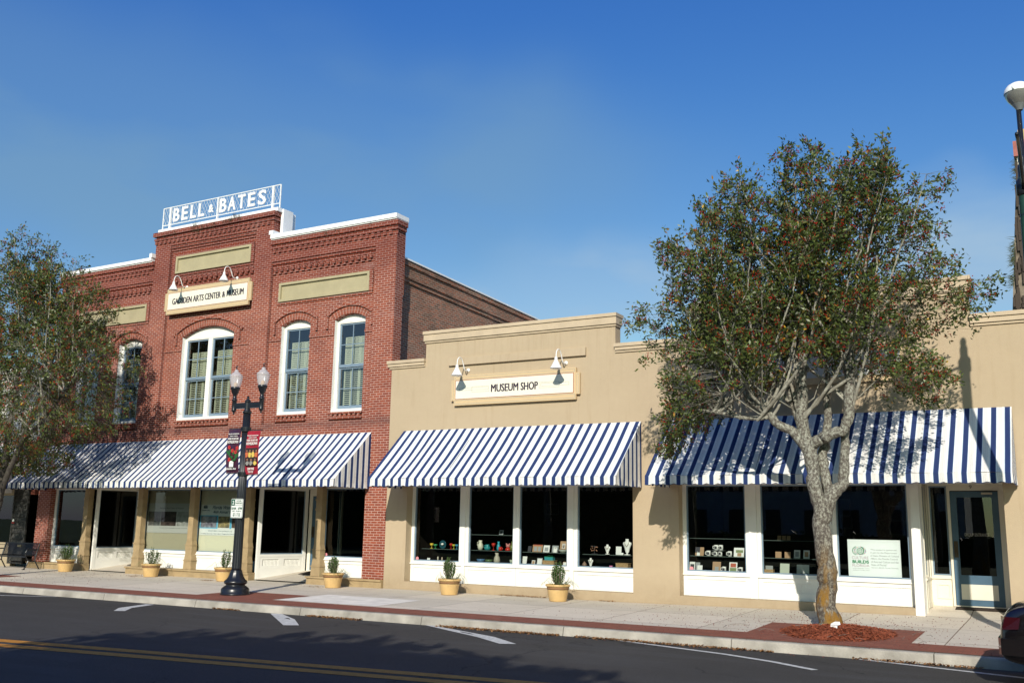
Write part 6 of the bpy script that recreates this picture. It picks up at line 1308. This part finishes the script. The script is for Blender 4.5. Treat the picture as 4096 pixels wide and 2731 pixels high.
def holly(root, trunk_paths, limbs, silhouette, yc, depth, seed, n_side=18, leaf=.055, dens=1.0, fill=3000, tb=None):
    tb = tb or bark; tpts = []
    rng = np.random.default_rng(seed); inside = env(silhouette); P = np.array(silhouette); zmin, zmax = P[:, 1].min(), P[:, 1].max(); cx = (P[:, 0].min()+P[:, 0].max())/2; hw = (P[:, 0].max()-P[:, 0].min())/2
    br = MB()
    for pts, rad in trunk_paths:   # smooth thick limbs
        pts = [Vector(p) for p in pts]; PP = []; RR = []
        for i in range(len(pts)-1):
            for t in np.linspace(0, 1, 5)[:-1]:
                a = pts[max(i-1, 0)]; b_ = pts[i]; c = pts[i+1]; d = pts[min(i+2, len(pts)-1)]
                PP.append(.5*((2*b_)+(c-a)*t+(2*a-5*b_+4*c-d)*t*t+(3*b_-a-3*c+d)*t**3)+Vector(rng.normal(0, .012, 3))*(rad[i]/.1)); RR.append((rad[i]+(rad[i+1]-rad[i])*t)*(1+rng.normal(0, .05)))
        tpts += [p for p in PP if p.z > 3.7]; PP.append(pts[-1]); RR.append(rad[-1]); br.tube(PP, RR, 12, cap=False)
    br.build('trunk', tb, root, smooth=True)
    st_b = MB(); tw_ = MB(); LC = []; LD = []; BC = []
    def half_depth(x, z):
        # thickness of the crown towards the viewer at (x,z): thinner near the outline and top
        d = 1.0
        for s_ in (.35, .8):
            for dx, dz in ((s_,0),(-s_,0),(0,s_)):
                if not inside(x+dx, z+dz): d -= .14
        return depth*max(.3, d)
    # ascending stems
    stems = []
    for (p0_, r0) in limbs:
        for k in range(n_side):
            p0 = tuple(tpts[int(rng.integers(len(tpts)))]) if rng.random() < .95 else p0_
            for tries in range(60):
                tx = rng.uniform(P[:, 0].min(), P[:, 0].max()); tz = zmin+(zmax-zmin)*rng.beta(1.6, 1.1)
                if inside(tx, tz) and abs(tx-p0[0]) < .35+.55*(tz-p0[2]) and tz > p0[2]+.5: break
            else: continue
            hd = half_depth(tx, tz); ty = yc+rng.uniform(-1, 1)*hd
            a = Vector(p0); e = Vector((tx, ty, tz)); m1 = a+(e-a)*.35+Vector(((tx-a.x)*.18, (ty-a.y)*.2, -.05*(tz-a.z))); m2 = a+(e-a)*.7+Vector(((tx-a.x)*.08, (ty-a.y)*.1, 0))
            pts = [a, m1, m2, e]; q = []
            for i in range(3):
                for t in (0, .33, .66):
                    A = pts[max(i-1, 0)]; B_ = pts[i]; C = pts[i+1]; D = pts[min(i+2, 3)]; q.append(.5*((2*B_)+(C-A)*t+(2*A-5*B_+4*C-D)*t*t+(3*B_-A-3*C+D)*t**3)+Vector(rng.normal(0, .03, 3)))
            q.append(e); L_ = (e-a).length; rr = [max(.005, r0*.75*(1-.88*i/(len(q)-1))*min(1, L_/4)) for i in range(len(q))]
            st_b.tube(q, rr, 6, cap=False); stems.append((q, L_))
    for q, L_ in stems:
        nb = int(L_*5.0*dens)
        for k in range(nb):
            t = rng.uniform(.28, 1.0)**.9; f = t*(len(q)-1); i = min(int(f), len(q)-2); p = q[i]+(q[i+1]-q[i])*(f-i)
            ax = (q[i+1]-q[i]).normalized(); d = Vector(rng.normal(0, 1, 3)); d = (d-ax*d.dot(ax)).normalized()*rng.uniform(.5, 1)+ax*rng.uniform(.4, 1.1)+Vector((0, 0, .15)); d.normalize(); l_ = rng.uniform(.25, .75)*(1.15-.5*t)
            e = p+d*l_
            if not inside(e.x, e.z):
                if rng.random() < .72: continue
                e = p+d*l_*.5
            if abs(e.y-yc) > half_depth(e.x, e.z)*1.15: continue
            mid = (p+e)/2+Vector(rng.normal(0, .02, 3)); tw_.tube([p, mid, e], [.006, .004, .002], 3, cap=False)
            nl = int(rng.integers(17, 30)*dens)
            for j in range(nl):
                s_ = rng.uniform(.2, 1.0); c = p+(e-p)*s_; dd = Vector(rng.normal(0, .8, 3))+d*1.0+Vector((0, 0, .1)); c = c+Vector(rng.normal(0, .045, 3)); LC.append(c); LD.append(dd)
            if rng.random() < .62:
                c = p+(e-p)*rng.uniform(.5, .95)
                for j in range(int(rng.integers(4, 12))): BC.append(c+Vector(rng.normal(0, .03, 3)))
            for j in range(2):
                if rng.random() < .5:
                    e2 = e+Vector(rng.normal(0, .1, 3))+d*.08; tw_.tube([mid, e2], [.003, .0015], 3, cap=False)
                    for u in range(9): LC.append(mid+(e2-mid)*rng.uniform(.4, 1.05)+Vector(rng.normal(0, .02, 3))); LD.append(Vector(rng.normal(0, .7, 3))+d)
    SP = np.array([tuple(p) for q, L_ in stems for p in q[2:]])
    area = 0; k = 0; want = int(fill)
    while k < want:
        x = rng.uniform(P[:, 0].min(), P[:, 0].max()); z = zmin+(zmax-zmin)*rng.random()**1.45
        if not inside(x, z): continue
        if z > 4.6 and not (inside(x+.33, z) and inside(x-.33, z) and inside(x, z+.33)) and rng.random() < .6: continue
        hd = half_depth(x, z); y = yc+rng.uniform(-1, 1)*hd; k += 1
        if math.sin(x*2.7+1.3*math.sin(z*1.9+seed))*math.sin(z*2.9+y*1.3) < -.30: continue
        c0 = np.array((x, y, z)); dd_ = SP-c0; dist = (dd_**2).sum(1)+np.where(dd_[:, 2] > .1, .6, 0); i = int(dist.argmin()); base_ = Vector(SP[i]); c = Vector(c0)
        if (c-base_).length > .9: base_ = c+(base_-c)*(.55/(c-base_).length)
        d = (c-base_).normalized(); tw_.tube([base_, (base_+c)/2+Vector(rng.normal(0, .025, 3)), c], [.0045, .003, .0015], 3, cap=False)
        for u in range(int(rng.integers(12, 24))): LC.append(c+Vector(rng.normal(0, .062, 3))); LD.append(Vector(rng.normal(0, .8, 3))+d*.8)
        if rng.random() < .55:
            for u in range(int(rng.integers(5, 14))): BC.append(c+Vector(rng.normal(0, .035, 3)))
    st_b.build('upright_stems', mat('pale_stem_bark', (0.38,0.37,0.31), .85, color2=(0.16,0.145,0.115), nscale=7, bump=.5, bscale=30, world=True), root, smooth=True); tw_.build('branches', twigm, root)
    # clumps: tone varies with a smooth field so light and dark masses appear
    C = np.array([tuple(c) for c in LC]); f = .5+.5*np.sin(C[:, 0]*2.1+np.sin(C[:, 2]*1.7)*1.3)*np.sin(C[:, 2]*2.4+C[:, 1]*1.9); t = np.clip(rng.random(len(C))*.8+f*.22-.08+(rng.random(len(C)) > .93)*.25, 0, 1); t = np.where(rng.random(len(C)) > .994, 1.0, np.minimum(t, .955))
    leaves_mesh('crown', C, [tuple(d) for d in LD], leaf, hleaf, root, rng, t, .40)
    # berries: small octahedra
    bm_ = ML(); off = wl(root); r = .0125; vs = []; fs = []
    for i, c in enumerate(BC):
        c = c-off; s_ = r*rng.uniform(.8, 1.2); k = 6*i; vs += [(c.x+s_,c.y,c.z),(c.x-s_,c.y,c.z),(c.x,c.y+s_,c.z),(c.x,c.y-s_,c.z),(c.x,c.y,c.z+s_),(c.x,c.y,c.z-s_)]; fs += [tuple(k+j for j in g) for g in ((0,2,4),(2,1,4),(1,3,4),(3,0,4),(2,0,5),(1,2,5),(3,1,5),(0,3,5))]
    bm_.idx(vs, fs); bm_.build('berries', berry, root)
    return len(LC)
TR = [(-7.62,6.02),(-7.15,6.75),(-7.28,7.19),(-6.89,7.33),(-6.51,7.65),(-5.94,8.49),(-5.4,8.76),(-5.1,8.3),(-4.71,8.55),(-4.26,9.24),(-3.7,8.75),(-3.04,9.0),(-2.51,8.77),(-2.39,8.16),(-1.96,7.92),(-1.47,8.29),(-1.77,7.47),(-1.72,6.98),(-1.47,6.46),(-1.7,6.25),(-.78,6.07),(-1.34,5.28),(-1.97,5.18),(-1.74,4.31),(-2.26,3.9),(-3.0,4.1),(-3.4,4.75),(-4.3,4.7),(-5.0,4.3),(-5.9,4.3),(-6.35,3.7),(-6.67,3.4),(-7.13,3.05),(-6.94,3.83),(-6.75,4.34),(-7.35,4.82),(-7.25,5.3),(-7.75,5.6)]
t1 = empty('holly_tree', (-4.05, -2.9, -.02), 'tall berry-covered holly tree with lichen-spotted forked trunk, in red mulch before the third awning', 'tree')
y0 = -2.9
tp = [([(-4.0,y0,-.15),(-4.02,y0,.15),(-4.03,y0,.6),(-4.02,y0,.95),(-4.07,y0,1.4),(-4.09,y0,1.9),(-4.14,y0,2.3),(-4.22,y0,2.7),(-4.23,y0,3.1),(-4.28,y0,3.35)],[.26,.195,.168,.172,.155,.14,.125,.12,.13,.115]),
      ([(-4.08,y0,1.75),(-3.98,y0+.05,2.15),(-3.86,y0+.08,2.38),(-3.70,y0+.1,2.55),(-3.66,y0+.12,3.0),(-3.62,y0+.15,3.5),(-3.5,y0+.2,4.2),(-3.45,y0+.2,5.1),(-3.3,y0+.25,6.4)],[.12,.125,.12,.10,.085,.08,.07,.055,.03]),
      ([(-3.95,y0+.1,2.3),(-4.0,y0+.12,2.65),(-4.05,y0+.2,3.0),(-4.0,y0+.3,3.5),(-3.95,y0+.4,4.6)],[.09,.09,.085,.08,.05]),
      ([(-4.26,y0,3.2),(-4.08,y0-.03,3.30),(-3.85,y0-.05,3.40),(-3.60,y0-.05,3.50),(-3.50,y0-.05,3.85),(-3.46,y0-.05,4.5),(-3.30,y0-.1,5.4),(-3.0,y0-.15,6.8)],[.10,.105,.10,.10,.095,.09,.06,.03]),
      ([(-4.28,y0,3.2),(-4.36,y0,3.7),(-4.34,y0,4.4),(-4.30,y0,5.0),(-4.25,y0,6.2),(-4.2,y0,7.6)],[.12,.11,.10,.08,.05,.02]),
      ([(-4.25,y0,3.05),(-4.50,y0-.05,3.45),(-4.75,y0-.1,3.6),(-4.98,y0-.15,3.85),(-5.25,y0-.2,4.07),(-5.50,y0-.2,4.55),(-5.75,y0-.25,5.3),(-5.8,y0-.25,6.3)],[.09,.085,.08,.075,.07,.06,.04,.02]),
      ([(-4.9,y0-.12,3.75),(-5.35,y0-.2,3.75),(-5.8,y0-.2,3.85),(-6.3,y0-.25,3.95)],[.05,.045,.035,.02]),
      ([(-4.35,y0,3.5),(-4.6,y0+.25,4.1),(-4.75,y0+.5,5.2),(-4.9,y0+.6,6.6)],[.07,.06,.05,.03])]
lm = [((-3.46,y0-.05,4.3),.05),((-3.62,y0+.15,3.9),.05),((-4.34,y0,4.4),.055),((-4.30,y0,5.0),.05),((-5.50,y0-.2,4.5),.045),((-5.25,y0-.2,4.1),.04),((-4.0,y0+.35,4.2),.045),((-4.75,y0+.5,4.9),.045),((-3.45,y0+.2,4.9),.04),((-6.1,y0-.22,3.9),.03)]
nl1 = holly(t1, tp, lm, TR, y0, 1.5, 11, n_side=8, fill=3000, leaf=.088)
TL = [(-31.5,9.2),(-30.6,10.3),(-29.9,9.8),(-29.36,10.25),(-28.55,9.58),(-27.98,10.07),(-27.63,10.65),(-27.02,9.53),(-26.55,8.65),(-25.95,9.4),(-25.69,9.7),(-25.47,8.93),(-24.44,8.03),(-24.76,7.54),(-23.75,6.75),(-23.23,5.87),(-23.83,5.25),(-23.91,4.54),(-24.5,4.1),(-25.81,3.85),(-26.72,3.2),(-27.96,2.95),(-30.5,3.1),(-32.2,4.5),(-32.5,7)]
y2 = -3.4
t2_ = empty('holly_tree', (-28.1, y2, -.06), 'holly tree with red berries hiding the left end of the brick building', 'tree')
tp = [([(-28.05,y2,-.2),(-28.05,y2,.5),(-28.0,y2,1.4),(-27.9,y2,2.4),(-27.8,y2,3.4),(-27.7,y2,4.6),(-27.6,y2,6.5),(-27.6,y2,8.6)],[.2,.15,.13,.12,.11,.09,.06,.025]),
      ([(-27.95,y2,2.0),(-27.5,y2-.1,2.8),(-26.9,y2-.1,3.9),(-26.3,y2-.1,5.2),(-25.8,y2,7.0),(-25.7,y2,8.4)],[.09,.08,.07,.055,.04,.02]),
      ([(-28.0,y2,2.2),(-28.6,y2,3.2),(-29.2,y2+.1,4.8),(-29.5,y2+.1,7.0)],[.09,.08,.06,.03]),([(-26.9,y2-.1,3.9),(-25.8,y2-.2,4.5),(-24.9,y2-.3,5.2),(-24.2,y2-.3,5.9)],[.05,.045,.035,.02])]
lm = [((-27.8,y2,3.5),.05),((-27.7,y2,4.6),.055),((-26.9,y2-.1,3.9),.05),((-26.3,y2-.1,5.2),.045),((-28.6,y2,3.3),.05),((-29.2,y2+.1,4.8),.045),((-27.65,y2,5.8),.04),((-25.2,y2-.25,4.9),.04)]
nl2 = holly(t2_, tp, lm, TL, y2, 1.9, 23, n_side=7, leaf=.09, fill=5200, tb=bark_dark)
print('leaves', nl1, nl2)
# oaks across the street: out of view, they shade the road and the camera
def oak(x, y, h, rc, seed, label):
    rng = np.random.default_rng(seed); rt = empty('oak_tree', (x, y, -.3), label, 'tree', 'oaks across the street'); br = MB(); C = []; D = []
    br.tube([(x,y,-.3),(x+.1,y,1.5),(x,y+.1,h*.42)], [.38,.3,.24], 10, cap=False)
    for k in range(26):
        a = rng.uniform(0, 6.283); el = rng.uniform(-.35, 1.2); r = rc*rng.uniform(.45, .85); c = Vector((x+r*math.cos(a)*math.cos(el), y+r*math.sin(a)*math.cos(el), h*.68+r*.62*math.sin(el)))
        br.tube([(x,y+.1,h*.40), ((x+c.x)/2+rng.normal(0,.2), (y+c.y)/2, (h*.42+c.z)/2+.3), c], [.14,.08,.03], 6, cap=False)
        m_ = 700; q = rng.normal(0, 1, (m_, 3)); q /= np.linalg.norm(q, axis=1)[:, None]; q *= (rng.random(m_)**.45)[:, None]*np.array([1.75,1.75,1.1]); C += list(q+np.array(c)); D += list(rng.normal(0, 1, (m_, 3)))
    br.build('trunk', bark, rt, smooth=True); leaves_mesh('crown', C, D, .40, oleaf, rt, rng, None, .6)
oak(-12.2,-32.6,9.5,5.2,1,'spreading oak across the street, leftmost of the row')
oak(-4.2,-26.9,9.3,5.0,2,'spreading oak across the street, middle of the row')
oak(6.0,-27.5,9.0,4.2,3,'spreading oak across the street, rightmost of the row')

oak(-21.5,-38.0,10.5,5.5,4,'oak across the square, nearest the courthouse end of the lawn')
oak(-33.0,-40.5,10.8,5.6,5,'tall oak across the square, between two other oaks')
oak(-45.0,-39.0,10.5,5.8,6,'oak across the square, farthest to the left')
oak(-56.0,-33.0,10.5,5.8,7,'oak at the far left corner of the square')
oak(-8.0,-43.0,11.5,6.0,8,'broad oak standing behind the roadside oaks')
oak(14.0,-36.0,10.5,5.5,9,'oak across the square, farthest to the right')
hd = MB(); rng_ = np.random.default_rng(5); Ch = np.concatenate([rng_.uniform((-24,-47,-.3),(30,-45,1.6),(4000,3)), rng_.uniform((-78,-47,-.3),(-24,-45,5.0),(14000,3))])  # evergreen screen added out of view, darkens what the shop glass mirrors
hg = empty('screen_hedge', (-20,-46,-.3), 'long unseen evergreen hedge across the street, taller towards the left', 'screen_hedge'); hd.box(-24,30,-46.6,-45.4,-.3,1.4); hd.box(-78,-24.02,-46.6,-45.4,-.3,4.4); hd.build('screen_hedge_core', mat('screen_hedge_core', (0.02,0.035,0.012), .9), hg); leaves_mesh('screen_hedge_leaves', Ch, rng_.normal(0,1,(18000,3)), .34, oleaf, hg, rng_, None, .6)

# ================================================================== GROUND DETAIL
mu = MB(); rn = random.Random(12); cxm, cym = -3.78, -3.40
NR, NA = 8, 40
def mz(u, a): return .105*(1-u*u)+.008*math.sin(a*7+u*9)*(1-u)
vs = []
for i in range(NR+1):
    for j in range(NA):
        u = i/NR; a = 2*math.pi*j/NA; rr_2 = 1+.08*math.sin(3*a+1)+.05*math.sin(7*a); x = cxm+0.84*u*rr_2*math.cos(a); y = cym+1.0*u*rr_2*math.sin(a); y = max(y, kerb_y(x)+.18); vs.append((x, y, side_z(x, y)+.004+mz(u, a)))
mu.idx(vs, [(i*NA+j, (i+1)*NA+j, (i+1)*NA+(j+1) % NA, i*NA+(j+1) % NA) for i in range(NR) for j in range(NA)])
mulch_m = mat('red_mulch', (0.44,0.115,0.045), .9, color2=(0.15,0.035,0.018), nscale=26, bump=1.0, bscale=40, world=True)
tag(mu.build('mulch_mound', mulch_m), 'mound of red wood mulch round the foot of the forked tree', 'mulch')
ch = MB()
for k in range(2600):
    a = rn.uniform(0, 6.283); u = math.sqrt(rn.random())*1.12; x = cxm+.86*u*math.cos(a); y = cym+1.02*u*math.sin(a)
    if y < kerb_y(x)+.16: continue
    z = side_z(x, y)+.006+max(0, mz(min(u, 1), a)); l_ = rn.uniform(.02,.06); w_ = rn.uniform(.006,.013); t = rn.uniform(0, math.pi); d = Vector((math.cos(t), math.sin(t), rn.uniform(-.25,.4)))*l_; s_ = Vector((-math.sin(t), math.cos(t), 0))*w_; p = Vector((x, y, z+.006)); ch.face([p-d-s_, p+d-s_, p+d+s_, p-d+s_])
tag(ch.build('mulch_chips', mulch_m), 'loose red wood chips scattered over the mulch mound', 'wood chips', kind='stuff')
# gutter leaves
gl_ = MB()
def litter(n_, x0, x1, fy, spread, mb, zf, sz=(.015,.035)):
    for k in range(n_):
        x = rn.uniform(x0, x1); y = fy(x)+abs(rn.gauss(0, spread))*-1; z = zf(x, y)+rn.uniform(.004,.03); s_ = rn.uniform(*sz); t = rn.uniform(0, 6.28); d = Vector((math.cos(t), math.sin(t), rn.uniform(-.6,.6)))*s_; e = Vector((-math.sin(t), math.cos(t), rn.uniform(-.5,.5)))*s_*.5; p = Vector((x, y, z)); mb.face([p-d, p+e, p+d, p-e])
gut = lambda x: kerb_y(x)-.05
for (a, b_, n_, sp) in ((-10.75,-8.2,900,.10),(-7.9,-5.2,750,.09),(-16.7,-15.9,150,.05),(-14.0,-12.6,420,.07),(-5.4,-4.4,200,.05),(-3.2,-1.4,330,.08)): litter(n_, a, b_, gut, sp, gl_, road_z)
wall_f = lambda x: -.01
for (a, b_, n_, sp) in ((-12.5,-11.2,260,.05),(-9.8,-9.4,60,.04)): litter(n_, a, b_, lambda x: -.04, sp, gl_, side_z, (.012,.026))
for (cx_, cy_, n_) in ((-24.9,-.75,110),(-21.8,-.75,110),(-17.85,-.7,70)):
    for k in range(n_): 
        x = cx_+rn.gauss(0,.16); y = cy_+rn.gauss(0,.10); z = side_z(x, y)+.008; s_ = rn.uniform(.012,.026); t = rn.uniform(0,6.28); d = Vector((math.cos(t), math.sin(t), .1))*s_; e = Vector((-math.sin(t), math.cos(t), .2))*s_*.6; p = Vector((x,y,z)); gl_.face([p-d,p+e,p+d,p-e])
tag(gl_.build('fallen_leaves', mat('dry_brown_leaf', (0.36,0.19,0.07), .85, color2=(0.13,0.06,0.025), nscale=18, world=True)), 'dry brown leaves drifted along the gutter and the foot of the walls', 'fallen leaves', kind='stuff')
# fallen berries under the trees
fb = MB()
for k in range(1500):
    if k % 4: x = rn.gauss(-4.6, 2.4); 
    else: x = rn.gauss(-26.5, 2.0)
    if x > 0: continue
    y = rn.uniform(kerb_y(x)-.4, -.1); z = (side_z(x, y)+.004) if y > kerb_y(x)+.02 else (road_z(x, y)+.004); s_ = rn.uniform(.005,.010); fb.idx([(x-s_,y-s_,z),(x+s_,y-s_,z),(x,y+s_,z),(x,y,z+s_*1.5)], [(0,1,3),(1,2,3),(2,0,3)])
tag(fb.build('fallen_berries', mat('dried_berry', (0.14,0.03,0.02), .8)), 'dried red berries dropped on the pavement under the two hollies', 'berries', kind='stuff')
tg_ = MB()
for k in range(26):
    x = rn.uniform(-5.6,-2.2); y = rn.uniform(-4.6,-2.6); t = rn.uniform(0,3.14); l_ = rn.uniform(.05,.18); z = side_z(x,y)+.05; tg_.tube([(x,y,z),(x+l_*math.cos(t),y+l_*math.sin(t),z+.02),(x+2*l_*math.cos(t+.3),y+2*l_*math.sin(t+.3),z+.005)], .004, 4)
tag(tg_.build('fallen_twigs', mat('grey_twig', (0.16,0.13,0.11), .9)), 'bare grey twigs lying around the mulch mound', 'twigs', kind='stuff')
pc = MB(); pc.idx([(-3.86,-3.55,.105),(-3.74,-3.58,.11),(-3.70,-3.52,.12),(-3.72,-3.48,.165),(-3.80,-3.47,.16),(-3.86,-3.50,.13)], [(0,1,2,3,4,5)]); pc.idx([(-3.86,-3.55,.10),(-3.74,-3.58,.105),(-3.74,-3.6,.06),(-3.86,-3.57,.06)], [(0,1,2,3)])
tag(pc.build('crumpled_paper', mat('litter_paper', (0.75,0.75,0.72), .7)), 'crumpled white paper lying on the mulch below the trunk', 'litter')
# door mats
for (x0, x1, ya, yb, za, zb_, lb_) in ((-2.35,-1.38,.80,1.05,.175,.212,'dark doormat before the blue group entrance door'),(-20.1,-19.2,1.15,1.7,.168,.235,'dark doormat in the brick entrance recess behind the lamp post'),(-27.6,-26.6,1.15,1.7,.168,.235,'dark doormat in the left brick entrance recess')):
    q = MB(); q.idx([(x0,ya,za),(x1,ya,za),(x1,yb,zb_),(x0,yb,zb_),(x0,ya,za-.012),(x1,ya,za-.012),(x1,yb,zb_-.012),(x0,yb,zb_-.012)], [(0,1,2,3),(4,5,1,0),(5,6,2,1),(7,4,0,3)])
    q.v = [(a, b_, c+.012) for a, b_, c in q.v]; tag(q.build('doormat', mat('brown_doormat', (0.045,0.032,0.025), .95, noise=.4, nscale=30)), lb_, 'doormat', 'doormats at the entrances')
